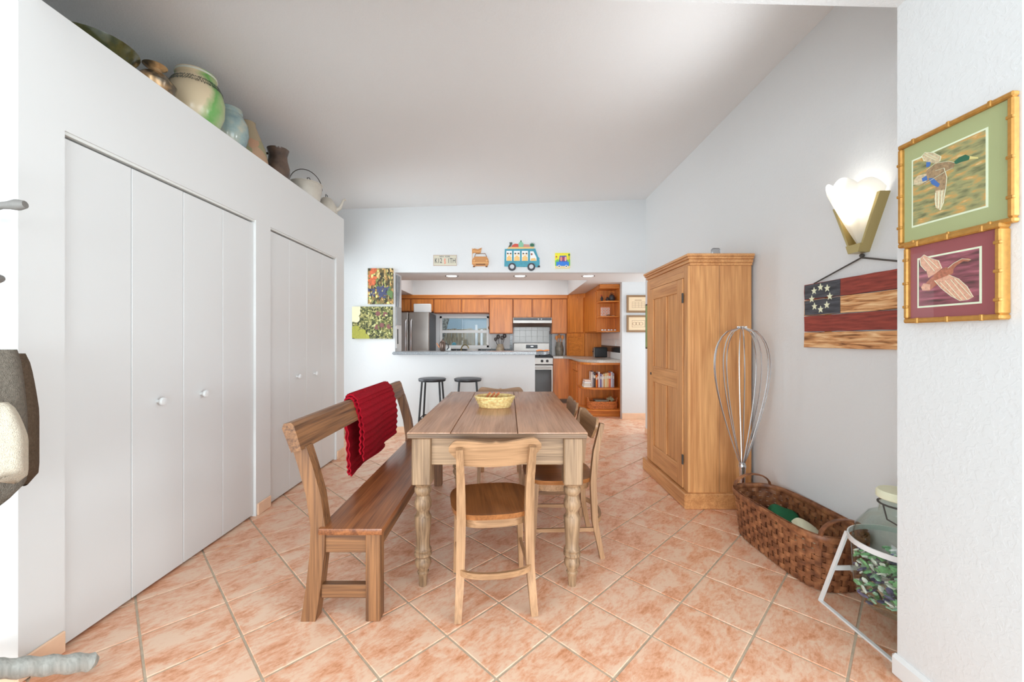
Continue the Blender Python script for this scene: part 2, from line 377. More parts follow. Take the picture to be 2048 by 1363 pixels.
# living room behind the camera: walls with window openings
b = BM(); box(b, -3.6, 4.1, -7.1, -7.0, 0, .3); box(b, -3.6, 4.1, -7.1, -7.0, 2.4, 2.6); box(b, -3.6, -2.8, -7.1, -7.0, .3, 2.4); box(b, 3.4, 4.1, -7.1, -7.0, .3, 2.4); struct('wall_living_back', b, 'wall')
b = BM(); box(b, 4.0, 4.1, -7.0, 1.3, 0, .3); box(b, 4.0, 4.1, -7.0, 1.3, 2.4, 2.6); box(b, 4.0, 4.1, -1.2, 1.3, .3, 2.4); box(b, 4.0, 4.1, -7.0, -5.3, .3, 2.4); struct('wall_living_right', b, 'wall')
b = BM(); box(b, -3.6, -3.5, -7.0, 1.47, 0, .3); box(b, -3.6, -3.5, -7.0, 1.47, 2.4, 2.65); box(b, -3.6, -3.5, -1.2, 1.47, .3, 2.4); box(b, -3.6, -3.5, -7.0, -5.3, .3, 2.4); struct('wall_living_left', b, 'wall')
struct('wall_living_front', B(XR+.5, 4.1, 1.2, 1.4, 0, 2.6), 'wall')

# kitchen window and the yard behind it
t = thing('window_1', 'white framed kitchen window over the sink', None, (-.92, YK, WZ0), kind='structure')
b = BM(); f = .045
for (x0, x1, z0, z1) in ((WX0, WX0+f, WZ0, WZ1), (WX1-f, WX1, WZ0, WZ1), (WX0, WX1, WZ1-f, WZ1), (WX0, WX1, WZ0, WZ0+f)): box(b, x0, x1, YK-.02, YK+.06, z0, z1, .003)
obj('window_frame', b, 'white', t, 0)
zm = 1.40
obj('sash_rail', B(WX0+f, WX1-f, YK, YK+.04, zm-.03, zm+.03, .003), 'white', t, 0)
obj('pane', B(WX0+f, WX1-f, YK+.02, YK+.024, zm+.03, WZ1-f), 'pane', t, 0); obj('pane', B(WX0+f, WX1-f, YK+.02, YK+.024, WZ0+f, zm-.03), 'pane', t, 0)
b = BM(); box(b, WX0-.02, WX1+.05, YK-.06, YK, WZ0-.03, WZ0, .004); obj('window_sill', b, 'white', t, 0)
struct('ground_outside', B(-8, 6, 8.7, 16, -.1, .02), plain('yard_ground', C(120, 116, 96), .9, var=.2))
ft = thing('garden_fence', 'weathered grey board fence outside the kitchen window', 'fence', (-1.2, 11.2, .02))
mf = ramp_noise('fence_wood', [(.3, C(112, 98, 80)), (.7, C(170, 156, 134))], 6, .9, vec=(4, 4, .6))
for k in range(30):
    x = -3.6+k*.145; h = 1.52+random.uniform(-.02, .02); obj('board', B(x, x+.135, 11.2, 11.22, .02, h), mf, ft, 0)
obj('rail', B(-3.6, .75, 11.23, 11.27, 1.2, 1.29), mf, ft, 0)
ht = thing('neighbour_house', 'blue grey board sided house beyond the fence', 'house', (-1, 14, .02))
ms = plain('blue_siding', C(150, 168, 178), .8)
for k in range(14): obj('siding_panel', B(-7+k*.9, -7+k*.9+.88, 14, 14.1, .02, 4.2), ms, ht, 0)
tr = thing('garden_tree', 'mottled tree trunk outside the kitchen window', 'tree', (-1.78, 10.9, .02))
obj('trunk', tube(BM(), [(-1.95, 10.9, .02), (-1.85, 10.9, 1.2), (-1.68, 10.9, 1.8), (-1.4, 10.9, 2.8)], [.12, .1, .09, .06], 10), ramp_noise('bark', [(.4, C(80, 78, 74)), (.6, C(150, 148, 140))], 18, .9), tr)
post = plain('white_post', C(240, 236, 226), .6)
for x, h, lab in ((-.86, 1.62, 'taller thin white post in front of the board fence'), (-.72, 1.5, 'shorter thin white post in front of the board fence')): tag(obj('porch_post', B(x-.028, x+.028, 10.8, 10.86, .02, h, .004), post), lab, 'post', 'white posts before the fence')
b = BM(); sphere(b, (-1.25, 9.3, 1.12), .05); lathe(b, [(.006, 0), (.006, 1.08)], 8, (-1.25, 9.3, .02)); tag(obj('garden_ornament', b, plain('teal_glaze', C(70, 130, 140), .2)), 'small teal glass ball on a stake outside window', 'ornament')

# ------------------------------------------------------------------ kitchen: cabinets
def cab_back(name, label, x0, x1, z0, z1, doors, y0=8.13):
    t = thing(name, label, 'cabinet', ((x0+x1)/2, YK-.15, z0))
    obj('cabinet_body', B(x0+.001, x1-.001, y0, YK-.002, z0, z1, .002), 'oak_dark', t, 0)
    w = (x1-x0)/doors
    for k in range(doors): obj('door', B(x0+k*w+.012, x0+(k+1)*w-.012, y0-.02, y0-.001, z0+.014, z1-.015, .006), 'oak_z', t, 0)
    return t
px = lambda p, Y: (p-1017)*Y/F
ZT = 2.055
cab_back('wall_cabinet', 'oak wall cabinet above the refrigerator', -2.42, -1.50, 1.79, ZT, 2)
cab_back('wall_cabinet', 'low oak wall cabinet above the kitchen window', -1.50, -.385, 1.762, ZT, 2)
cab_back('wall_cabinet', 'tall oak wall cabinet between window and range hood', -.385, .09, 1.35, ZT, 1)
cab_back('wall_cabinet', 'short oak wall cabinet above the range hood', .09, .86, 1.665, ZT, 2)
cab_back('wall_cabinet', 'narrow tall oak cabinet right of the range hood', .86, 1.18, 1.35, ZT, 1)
# crown strips
b = BM(); box(b, -2.42, 1.18, 8.10, 8.13, ZT, 2.128, .004); struct('trim_1', b, 'oak_x', label='oak crown strip above the back cabinets')
# diagonal corner cabinet
CA, CB_ = (1.18, 8.13), (1.478, 7.84)
poly = [CA, CB_, (1.798, 7.84), (1.798, YK-.002), (1.18, YK-.002)]
def diag(u0, u1, z0, z1, d0, d1):
    ax, ay = CA; dx, dy = CB_[0]-ax, CB_[1]-ay; L = math.hypot(dx, dy); nx, ny = dy/L, -dx/L
    b = BM(); prism(b, [(u0, z0), (u1, z0), (u1, z1), (u0, z1)], lambda u, v, d: (ax+dx*u+nx*d, ay+dy*u+ny*d, v), d0, d1); return b
t = thing('corner_cabinet', 'diagonal oak corner wall cabinet', 'cabinet', (1.5, 8.15, 1.36))
b = BM(); prism(b, poly, XY(), 1.36, 2.128); obj('cabinet_body', b, 'oak_z', t, 0)
obj('door', diag(.06, .94, 1.375, ZT-.01, 0.0005, .02), 'oak_z', t, 0)
t = thing('appliance_garage', 'oak appliance garage with tambour front on the corner counter', 'cabinet', (1.5, 8.1, .912))
b = BM(); prism(b, poly, XY(), .912, 1.358); obj('cabinet_body', b, 'oak_z', t, 0)
for (u0, u1, z0, z1) in ((.0, .1, .915, 1.355), (.9, 1, .915, 1.355), (.1, .9, 1.29, 1.355)): obj('frame_rail', diag(u0, u1, z0, z1, .0005, .02), 'oak_z', t, 0)
for k in range(15): obj('slat', diag(.1, .9, .915+k*.025, .915+k*.025+.022, .0005, .010), 'oak_x', t, 0)
# right-hand wall cabinet and open end shelf
t = thing('wall_cabinet', 'oak wall cabinet between corner unit and open shelves', 'cabinet', (1.64, 7.3, 1.36))
obj('cabinet_body', B(1.48, 1.798, 6.83, 7.838, 1.36, 2.128, .002), 'oak_z', t, 0)
for k in range(2): obj('door', B(1.461, 1.479, 6.84+k*.5, 6.84+k*.5+.49, 1.375, ZT-.01, .004), 'oak_z', t, 0)
t = thing('open_shelf_unit', 'open oak end shelves with three levels beside cabinet', 'shelf', (1.64, 6.68, 1.36))
obj('back_panel', B(1.48, 1.785, 6.815, 6.829, 1.36, 2.128), 'oak_z', t, 0); obj('side_panel', B(1.785, 1.799, 6.54, 6.829, 1.36, 2.128), 'oak_z', t, 0)
b = BM(); box(b, 1.47, 1.785, 6.52, 6.815, 2.06, 2.128, .004); obj('top_rail', b, 'oak_x', t, 0)
def qshelf(x0, x1, y0, y1, z, th):
    r = min(x1-x0, y1-y0)*.5; pts = [(x1, y1), (x0, y1)]
    for k in range(9): a = PI+k*PI/2/8; pts.append((x0+r+r*math.cos(a), y0+r+r*math.sin(a)))
    pts.append((x1, y0)); b = BM(); prism(b, pts, XY(), z, z+th); return b
for z in (1.36, 1.60, 1.845): obj('shelf', qshelf(1.485, 1.785, 6.53, 6.815, z, .018), 'oak_x', t, 0)
# base run
t = thing('blind_base_cabinet', 'plain oak base cabinet panel beside the range', 'cabinet', (1.02, 8.1, 0))
obj('cabinet_body', B(.862, 1.178, 7.82, YK-.002, .09, .868, .002), 'oak_z', t, 0); obj('toe_kick', B(.862, 1.178, 7.88, YK-.002, 0, .09), 'dark_edge', t, 0)
t = thing('drawer_base_cabinet', 'oak base cabinet with drawer next to the book shelf', 'cabinet', (1.5, 7.4, 0))
obj('cabinet_body', B(1.18, 1.798, 6.92, YK-.002, .09, .868, .002), 'oak_z', t, 0); obj('toe_kick', B(1.24, 1.798, 6.92, YK-.002, 0, .09), 'dark_edge', t, 0)
obj('drawer', B(1.162, 1.179, 6.94, 7.40, .70, .855, .004), 'oak_y', t, 0); obj('door', B(1.162, 1.179, 6.94, 7.40, .10, .685, .004), 'oak_z', t, 0)
obj('door', B(1.162, 1.179, 7.42, 7.80, .10, .855, .004), 'oak_z', t, 0)
t = thing('base_shelf_unit', 'open oak base shelves holding cookbooks and a basket', 'shelf', (1.48, 6.7, 0))
obj('back_panel', B(1.19, 1.785, 6.90, 6.918, .0, .868), 'oak_z', t, 0); obj('side_panel', B(1.782, 1.799, 6.42, 6.918, 0, .868, .002), 'oak_z', t, 0)
obj('top_rail', qshelf(1.17, 1.782, 6.44, 6.90, .835, .033), 'oak_x', t, 0)
for z in (.10, .44): obj('shelf', qshelf(1.18, 1.782, 6.44, 6.90, z, .022), 'oak_x', t, 0)
obj('toe_kick', B(1.26, 1.782, 6.52, 6.90, 0, .10), 'oak_x', t, 0)
# counter on the right: wraps the corner with a curved end
pts = [(.862, YK-.003), (.862, 7.80), (1.05, 7.79), (1.13, 7.66), (1.16, 7.4), (1.16, 6.80)]
for k in range(7): a = PI+k*PI/2/6; pts.append((1.16+.36+.36*math.cos(a), 6.40+.40+.40*math.sin(a)))
pts += [(1.797, 6.405), (1.797, YK-.003)]
b = BM(); prism(b, pts, XY(), .87, .91); tag(obj('corner_countertop', b, 'counter2', smooth=30), 'grey beige countertop wrapping the corner right of range', 'countertop')
# sink run, hidden below behind the bar
t = thing('sink_base_cabinet', 'oak base cabinet run under the sink', 'cabinet', (-.7, 8.1, 0))
obj('cabinet_body', B(-1.48, .085, 7.84, YK-.002, .09, .868), 'oak_z', t, 0); obj('toe_kick', B(-1.48, .085, 7.9, YK-.002, 0, .09), 'dark_edge', t, 0)
for k in range(4): obj('door', B(-1.47+k*.39, -1.47+k*.39+.38, 7.82, 7.839, .1, .85, .004), 'oak_z', t, 0)
b = BM(); box(b, -1.49, .085, 7.80, YK-.003, .87, .91, .004); tag(obj('sink_countertop', b, 'counter2'), 'grey beige countertop along the window wall', 'countertop')
# wall tiles
b = BM(); t = thing('black_tile_border', 'black tile border under the kitchen window', 'tile border', (-.6, YK, .98))
for k in range(14): obj('tile', B(-1.40+k*.105, -1.40+k*.105+.10, YK-.008, YK-.001, .985, 1.04, .001), 'blacktile', t, 0)
t = thing('range_backsplash', 'grey tiled backsplash behind the range with black tile edges', 'backsplash', (.47, YK, .93))
for i in range(6):
    for j in range(5): obj('tile', B(.115+i*.122, .115+i*.122+.118, YK-.009, YK-.001, 1.06+j*.122, 1.06+j*.122+.118, .001), 'splash_g', t, 0)
for j in range(5):
    for x in (.03, .85): obj('black_tile', B(x, x+.055, YK-.0095, YK-.001, .92+j*.1, .92+j*.1+.095, .001), 'blacktile', t, 0)
t = thing('side_backsplash', 'white tiled backsplash with black border behind the toaster', 'backsplash', (1.79, 7.1, .912))
for i in range(13):
    y = 6.42+i*.108
    for j in range(4):
        blk = j == 1
        obj('black_tile' if blk else 'tile', B(1.792, 1.7995, y, y+.104, .915+j*.108, .915+j*.108+.104, .001), 'blacktile' if blk else 'splash', t, 0)
tag(obj('outlet_plate', B(1.784, 1.7915, 6.75, 6.83, 1.13, 1.25, .002), 'white'), 'white outlet plate on tiles above the toaster', 'outlet')

# ------------------------------------------------------------------ kitchen: appliances and small things
t = thing('refrigerator', 'stainless steel side by side refrigerator', 'refrigerator', (-1.95, 8.05, 0))
obj('cabinet_body', B(-2.40, -1.51, 7.76, YK-.02, .02, 1.74, .008), 'steel_dark', t, 0)
for x0, x1 in ((-2.40, -1.906), (-1.898, -1.51)): obj('door', box(BM(), x0, x1, 7.69, 7.757, .06, 1.755, .02, seg=3), 'steel', t)
for x in (-1.945, -1.845): obj('handle', tube(BM(), [(x, 7.69, 1.62), (x, 7.64, 1.58), (x, 7.635, 1.2), (x, 7.64, .75), (x, 7.69, .7)], .017, 8), 'chrome', t)
tag(obj('paper_binder', B(-1.83, -1.50, 7.80, 7.90, 1.757, 1.925, .012), plain('binder_paper', C(238, 222, 212), .7)), 'pale pink papers stacked on top of the refrigerator', 'papers')
t = thing('kitchen_range', 'stainless gas range with black oven window', 'range', (.475, 8.1, 0))
obj('range_body', B(.098, .854, 7.78, YK-.02, .02, .90, .004), 'steel_dark', t, 0)
obj('oven_door', B(.10, .852, 7.745, 7.779, .20, .745, .006), 'steel', t, 0); obj('oven_window', B(.13, .822, 7.741, 7.7445, .24, .66, .001), 'blackglass', t, 0)
obj('oven_handle', tube(BM(), [(.14, 7.70, .70), (.81, 7.70, .70)], .014, 8), 'steel', t); obj('drawer', B(.10, .852, 7.75, 7.779, .03, .19, .005), 'steel', t, 0)
obj('control_panel', B(.10, .852, 7.735, 7.779, .76, .885, .006), 'steel', t, 0)
for x in (.2, .31, .48, .64, .74):
    kb = BM(); lathe(kb, [(.026, 0), (.025, .02), (.018, .026), (.016, .04), (.001, .04)], 14); kb.transform(Matrix.Translation((x, 7.734, .825)) @ Matrix.Rotation(PI/2, 4, 'X')); obj('knob', kb, 'black', t)
obj('cooktop', B(.10, .852, 7.76, 8.35, .901, .918, .004), 'black', t, 0)
for k in range(3):
    b = BM(); x0 = .12+k*.245
    for y in (7.83, 8.05, 8.27): box(b, x0, x0+.22, y-.008, y+.008, .919, .938)
    for x in (x0+.01, x0+.11, x0+.21): box(b, x-.008, x+.008, 7.82, 8.28, .919, .938)
    obj('grate', b, 'black', t, 0)
obj('backguard', B(.105, .847, 8.36, 8.43, .90, 1.165, .008), 'steel', t, 0); obj('display', B(.36, .60, 8.354, 8.3595, 1.05, 1.125, .002), 'steel_dark', t, 0)
obj('clock_digits', B(.46, .51, 8.352, 8.3538, 1.085, 1.10), emit('clock_glow', (.8, .9, 1, 1), 1.2), t, 0)
t = thing('range_hood', 'stainless range hood with dark control strip', 'range hood', (.475, 8.2, 1.49))
b = BM(); prism(b, [(8.0, 1.60), (8.0, 1.56), (8.06, 1.49), (YK-.01, 1.49), (YK-.01, 1.664), (8.0, 1.664)], lambda u, v, d: (d, u, v), .093, .857); obj('hood_body', b, 'steel', t, 0)
obj('control_strip', B(.10, .85, 7.993, 7.999, 1.612, 1.66), 'steel_dark', t, 0)
for x in (.58, .64): obj('button', B(x, x+.022, 7.987, 7.993, 1.628, 1.646, .002), 'white', t, 0)
def crock(name, label, x, y, z, r, h, mat, cat='crock'):
    b = BM(); lathe(b, [(r*.85, 0), (r, h*.3), (r, h*.6), (r*.75, h*.85), (r*.72, h), (r*.62, h), (r*.62, h*.5), (.001, h*.5)], 20, (x, y, z)); return tag(obj(name, b, mat), label, cat)
mcr = ramp_noise('salt_glaze', [(.3, C(120, 108, 92)), (.7, C(176, 160, 136))], 14, .4)
mcr2 = ramp_noise('grey_glaze', [(.3, C(84, 80, 74)), (.7, C(126, 118, 104))], 14, .4)
crock('utensil_crock', 'tan stoneware crock of dark utensils on the sink counter', -.17, 8.22, .912, .085, .23, mcr)
crock('stoneware_jug', 'dark grey stoneware crock holding wooden spoons by range', 1.03, 8.20, .912, .085, .27, mcr2)
mdk = plain('dark_utensil', C(66, 60, 58), .4, .4); mws = plain('spoon_wood', C(186, 120, 62), .5)
for x, dx, z1, lab, shape in ((-.23, -.03, 1.24, 'dark slotted spoon fanned left in tan crock', .03), (-.19, -.02, 1.29, 'dark ladle standing upright in tan crock', .036), (-.15, .02, 1.27, 'dark spatula leaning back in tan crock', .033), (-.11, .03, 1.31, 'dark round ladle leaning right in tan crock', .036)):
    yo = .035 if 'ladle' in lab else -.035
    b = BM(); tube(b, [(-.17+(x+.17)*.3, 8.22+yo*.4, 1.04), (x+dx, 8.22+yo, z1-.03)], .006, 6); sphere(b, (x+dx, 8.22+yo, z1), shape, 1, .35, 1.3, 10); tag(obj('cooking_utensil', b, mdk), lab, 'utensil', 'utensils in the tan crock')
for x, dx, z1, lab in ((1.0, -.03, 1.27, 'wooden spoon leaning left in dark grey crock'), (1.03, 0, 1.30, 'wooden spoon standing upright in dark grey crock'), (1.06, .03, 1.28, 'wooden spoon leaning right in dark grey crock')):
    yo = .035 if 'upright' in lab else -.03
    b = BM(); tube(b, [(1.03+(x-1.03)*.3, 8.20+yo*.4, 1.06), (x+dx, 8.20+yo, z1-.03)], .007, 6); sphere(b, (x+dx, 8.20+yo, z1), .03, 1, .35, 1.5, 10); tag(obj('wooden_spoon', b, mws), lab, 'spoon', 'wooden spoons in the grey crock')
t = thing('toaster', 'black toaster with steel end on the corner counter', 'toaster', (1.60, 7.2, .912))
obj('shell', box(BM(), 1.52, 1.74, 7.12, 7.26, .92, 1.10, .02, seg=3), 'black', t); obj('end_plate', B(1.507, 1.52, 7.125, 7.255, .925, 1.09, .004), 'steel', t, 0); obj('lever', B(1.49, 1.507, 7.18, 7.20, 1.02, 1.035, .002), 'black', t, 0)
for y in (7.16, 7.21): obj('slot', B(1.55, 1.72, y, y+.018, 1.098, 1.102), 'steel_dark', t, 0)
t = thing('kitchen_faucet', 'brass gooseneck faucet at the sink', 'faucet', (-.93, 8.25, .912))
obj('spout', tube(BM(), [(-.97, 8.3, .912), (-.97, 8.3, 1.02)]+[(-.97+.09-.09*math.cos(a), 8.3-.1*(1-math.cos(a)), 1.02+.11*math.sin(a)) for a in [k*PI/8 for k in range(1, 8)]], .012, 8), 'brass', t); obj('faucet_base', lathe(BM(), [(.03, 0), (.028, .02), (.014, .03), (.001, .03)], 14, (-.97, 8.3, .912)), 'brass', t)
b = BM(); lathe(b, [(.04, 0), (.10, .06), (.115, .13), (.108, .13), (.09, .06), (.001, .02)], 20, (-.72, 8.15, .912)); tag(obj('white_bowl', b, 'white'), 'white bowl beside the brass faucet', 'bowl')
t = thing('wall_ornament', 'carved brown wooden spoon ornament beside kitchen window', 'ornament', (-.355+.0, YK-.01, 1.45))
xo = -.38-.02
b = BM(); prism(b, [(0, .30), (.03, .24), (.045, .2), (.02, .16), (.03, .12), (.012, .09), (-.012, .09), (-.03, .12), (-.02, .16), (-.045, .2), (-.03, .24)], lambda u, v, d: (xo+.0+u, YK-.002-d, 1.43+v), 0, .015); obj('carved_board', b, 'bench_z', t, 0)
b = BM(); sphere(b, (xo, YK-.015, 1.48), .03, 1, .4, 1.4, 10); obj('spoon_bowl', b, 'bench_z', t)
# pitcher on the bar left
t = thing('copper_kettle', 'dark kettle with copper handle on the bar counter', 'kettle', (-.90, 5.55, 1.082))
X0, Y0 = -.905, 5.55
obj('pot', lathe(BM(), [(.03, 0), (.038, .03), (.045, .10), (.03, .13), (.012, .14), (.008, .16), (.001, .165)], 18, (X0, Y0, 1.082)), plain('dark_copper', C(92, 76, 68), .3, .6), t)
obj('handle', tube(BM(), [(X0+.03, Y0, 1.19), (X0+.075, Y0, 1.18), (X0+.085, Y0, 1.13), (X0+.06, Y0, 1.10)], .008, 8), 'black', t); obj('spout', tube(BM(), [(X0-.04, Y0, 1.13), (X0-.06, Y0, 1.16), (X0-.08, Y0, 1.19)], [.014, .01, .008], 8), plain('copper', C(176, 122, 92), .3, .6), t)
b = BM(); box(b, -.87, -.80, 5.58, 5.64, 1.082, 1.13, .006); tag(obj('paper_carton', b, 'white'), 'small white carton behind the dark kettle', 'carton')
b = BM(); grid(b, lambda u, v: (.38+.16*u, 5.34+.22*v, 1.092+.012*abs(math.sin(u*5)*math.sin(v*3+1))), 12, 8, .008); tag(obj('orange_cloth', b, plain('orange_cloth', C(222, 120, 50), .9, bump=.3)), 'folded orange cloth on the rounded bar end', 'cloth')
# bar counter with rounded end
pts = [(-1.507, YF-.13), (.36, YF-.13)]
for k in range(9): a = -PI/2+k*PI/8; pts.append((.36+.19*math.cos(a), YF+.14+.27*math.sin(a)))
pts += [(.36, YF+.41), (-1.507, YF+.41)]
b = BM(); prism(b, pts, XY(), 1.041, 1.08); bmesh.ops.bevel(b, geom=[e for e in b.edges if abs(e.verts[0].co.z-e.verts[1].co.z) < 1e-5], offset=.008, segments=2, affect='EDGES')
tag(obj('bar_counter', b, 'counter'), 'long grey bar counter with rounded end', 'countertop')
# recessed lights
for i_, (x, lab) in enumerate(((px(903, 5.66), 'above the fridge side of the bar'), (px(1040, 5.66), 'in the middle of the soffit'), (px(1177, 5.66), 'nearest the open end shelves'))):
    t = thing('recessed_light', 'round recessed downlight '+lab, 'light', (x, 5.68, 2.12), group='recessed lights in the soffit')
    b = BM(); lathe(b, [(.075, 0), (.092, -.004), (.092, .0), (.075, .0)], 28, (x, 5.68, 2.1295)); obj('trim_ring', b, 'steel_dark', t)
    obj('lens', lathe(BM(), [(.076, 0), (.07, -.003), (.001, -.004)], 28, (x, 5.68, 2.1285)), emit('lamp_lens', (1, .97, .92, 1), 2.2), t)
    l = bpy.data.lights.new('downlight', 'SPOT'); l.energy = 6; l.spot_size = 2.2; l.spot_blend = .8; l.shadow_soft_size = .07; l.color = (1, .93, .84)
    lo = bpy.data.objects.new('downlight', l); COL.objects.link(lo); lo.location = (x, 5.68, 2.11)
# things hung on the jamb of the pass-through
XJ = -1.506
b = BM(); grid(b, lambda u, v: (XJ+.012+.01*math.sin(u*9), YF+.04+.15*u*(1-.5*v*v), 2.10-.42*v), 10, 10, .006); tag(obj('dish_towel', b, plain('grey_towel', C(136, 140, 144), .9, var=.2)), 'grey tea towel hanging in the pass-through jamb', 'towel')
b = BM(); box(b, XJ, XJ+.012, YF+.05, YF+.27, 1.44, 1.68, .002); tag(obj('message_board', b, plain('grey_board', C(150, 154, 156), .6)), 'grey message board on the pass-through jamb', 'board')
t = thing('notepad', 'white notepad with dangling pen on the pass-through jamb', 'notepad', (XJ, YF+.1, 1.10))
obj('paper_pad', B(XJ, XJ+.012, YF+.02, YF+.12, 1.12, 1.42, .001), 'white', t, 0); obj('pen', tube(BM(), [(XJ+.02, YF+.06, 1.38), (XJ+.022, YF+.05, 1.26), (XJ+.018, YF+.07, 1.18)], .006, 6), 'black', t)

# open end shelf contents
def blob(name, prof, c, mat, label, cat, group=None, n=16, sx=1, sy=1): return tag(obj(name, lathe(BM(), prof, n, c, sx, sy), mat), label, cat, group)
dk = plain('dark_figurine', C(58, 54, 56), .4); rd = plain('red_accent', C(168, 60, 48), .5)
t = thing('rooster_figurine', 'small dark rooster figurine with red comb on top shelf', 'figurine', (1.54, 6.68, 1.864))
obj('figure_body', lathe(BM(), [(.012, 0), (.016, .02), (.026, .045), (.015, .065), (.008, .085), (.001, .09)], 12, (1.54, 6.68, 1.864)), dk, t); b = BM(); sphere(b, (1.53, 6.675, 1.962), .012); obj('comb', b, rd, t)
t = thing('hen_figurine', 'small dark hen figurine beside the black teapot', 'figurine', (1.63, 6.68, 1.864))
obj('figure_body', lathe(BM(), [(.015, 0), (.03, .03), (.022, .05), (.009, .07), (.001, .078)], 12, (1.63, 6.68, 1.864)), dk, t); b = BM(); sphere(b, (1.625, 6.672, 1.946), .009); obj('comb', b, rd, t)
t = thing('black_teapot', 'round black cast teapot on the top open shelf', 'teapot', (1.71, 6.70, 1.864))
obj('pot', lathe(BM(), [(.03, 0), (.05, .03), (.055, .06), (.04, .10), (.02, .11), (.008, .125), (.001, .13)], 18, (1.71, 6.70, 1.864)), dk, t); obj('handle', tube(BM(), [(1.68, 6.70, 1.955), (1.68, 6.70, 1.99), (1.71, 6.70, 2.01), (1.74, 6.70, 1.99), (1.74, 6.70, 1.955)], .004, 6), dk, t)
t = thing('patterned_tile', 'red and white patterned tile leaning on the middle shelf', 'tile', (1.62, 6.76, 1.62))
obj('plate', B(1.54, 1.70, 6.77, 6.785, 1.619, 1.78, .003), plain('tile_cream', C(214, 150, 120), .4), t, 0)
for i in range(3):
    for j in range(3): b = BM(); tube(b, [(1.568+i*.05+.017*math.cos(a), 6.767, 1.65+j*.048+.017*math.sin(a)) for a in [k*PI/5 for k in range(10)]], .005, 6, True); obj('ring', b, 'white', t)
blob('stone_bowl', [(.02, 0), (.035, .012), (.03, .03), (.001, .03)], (1.64, 6.66, 1.619), plain('stone', C(130, 96, 76), .7), 'small brown stone bowl before the patterned tile', 'bowl')
blob('small_dish', [(.015, 0), (.035, .012), (.03, .012), (.001, .006)], (1.72, 6.65, 1.619), 'cream', 'small cream dish on the middle open shelf', 'dish')
for k in range(5): blob('sea_shell', [(.012, 0), (.022, .01), (.014, .024), (.001, .028)], (1.54+k*.052, 6.64+.02*(k % 2), 1.379), 'white', 'small white shell in a row on the lowest open shelf', 'shell', 'shells on the lowest open shelf', 10, 1, .7)
# books on the base shelf
bk = [(.022, .25, (206, 196, 190)), (.018, .26, (120, 112, 118)), (.03, .24, (70, 60, 58)), (.02, .20, (226, 120, 40)), (.018, .22, (150, 60, 40)), (.028, .25, (210, 204, 200)), (.024, .22, (120, 110, 150)), (.026, .21, (196, 190, 186)), (.028, .22, (206, 160, 110)), (.03, .225, (226, 204, 160)), (.03, .235, (216, 178, 130)), (.034, .23, (206, 110, 80)), (.028, .25, (190, 190, 200)), (.02, .23, (150, 150, 164))]
names = ['tall grey', 'grey mottled', 'thick dark', 'bright orange', 'rust coloured', 'pale tall', 'lavender', 'off white', 'tan', 'cream', 'light brown', 'red patterned', 'pale blue grey', 'slate blue']
x = 1.345
for (w, h, c), nm in zip(bk, names):
    t = thing('cook_book', nm+' spined cookbook standing on the base shelf', 'book', (x+w/2, 6.7, .463), group='cookbooks on the base shelf')
    y0 = 6.56+random.uniform(0, .03); cm = plain('cover_'+nm, C(*c), .6)
    obj('cover', B(x, x+w-.0015, y0, y0+.18, .463, .463+h, .002), cm, t, 0); obj('title_band', B(x+.003, x+w-.005, y0-.001, y0-.0002, .463+h*.6, .463+h*.8), plain('band_'+nm, C(240, 226, 204), .6), t, 0)
    x += w+.001
for k in range(4): tag(obj('flat_book', B(1.225+.005*k, 1.34-.004*(k % 2), 6.57, 6.75, .463+k*.03, .463+k*.03+.028, .002), plain('flatbook', C(*[(230, 220, 204), (206, 196, 180), (240, 232, 220), (216, 190, 176)][k]), .6)), ['cream book lying lowest in the flat pile', 'beige book second from bottom of flat pile', 'white book third from bottom of flat pile', 'pinkish book topmost of the flat pile'][k], 'book', 'books lying flat on the base shelf')
t = thing('wicker_basket', 'orange wicker basket on the lowest base shelf', 'basket', (1.53, 6.62, .123))
for k in range(5): b = BM(); tube(b, [(1.53+.235*math.copysign(abs(math.cos(a))**.6, math.cos(a)), 6.62+.13*math.copysign(abs(math.sin(a))**.6, math.sin(a)), .135+k*.024) for a in [j*2*PI/28 for j in range(28)]], .0125, 6, True); obj('weaver', b, 'wicker', t)
b = BM(); box(b, 1.32, 1.74, 6.51, 6.73, .124, .13); obj('basket_base', b, 'wicker', t, 0)
for sx in (-1, 1): obj('handle', tube(BM(), [(1.53+sx*.225, 6.57, .235), (1.53+sx*.24, 6.59, .29), (1.53+sx*.24, 6.65, .29), (1.53+sx*.225, 6.67, .235)], .011, 7), 'wicker', t)
tag(obj('magazine', B(1.40, 1.60, 6.53, 6.70, .235, .262, .002), plain('magazine', C(120, 118, 104), .5)), 'stack of magazines in the orange wicker basket', 'magazines')
b = BM()
for k in range(6): tube(b, [(1.65+.035*math.cos(k), 6.60, .2), (1.65+.05*math.cos(k*1.1), 6.6+.02*math.sin(k), .29+.02*math.sin(k*2)), (1.69+.03*math.cos(k*2), 6.6, .25)], .008, 6)
tag(obj('napkin_bundle', b, plain('napkin_green', C(170, 170, 140), .8)), 'pale green bundle in the orange wicker basket', 'napkins')
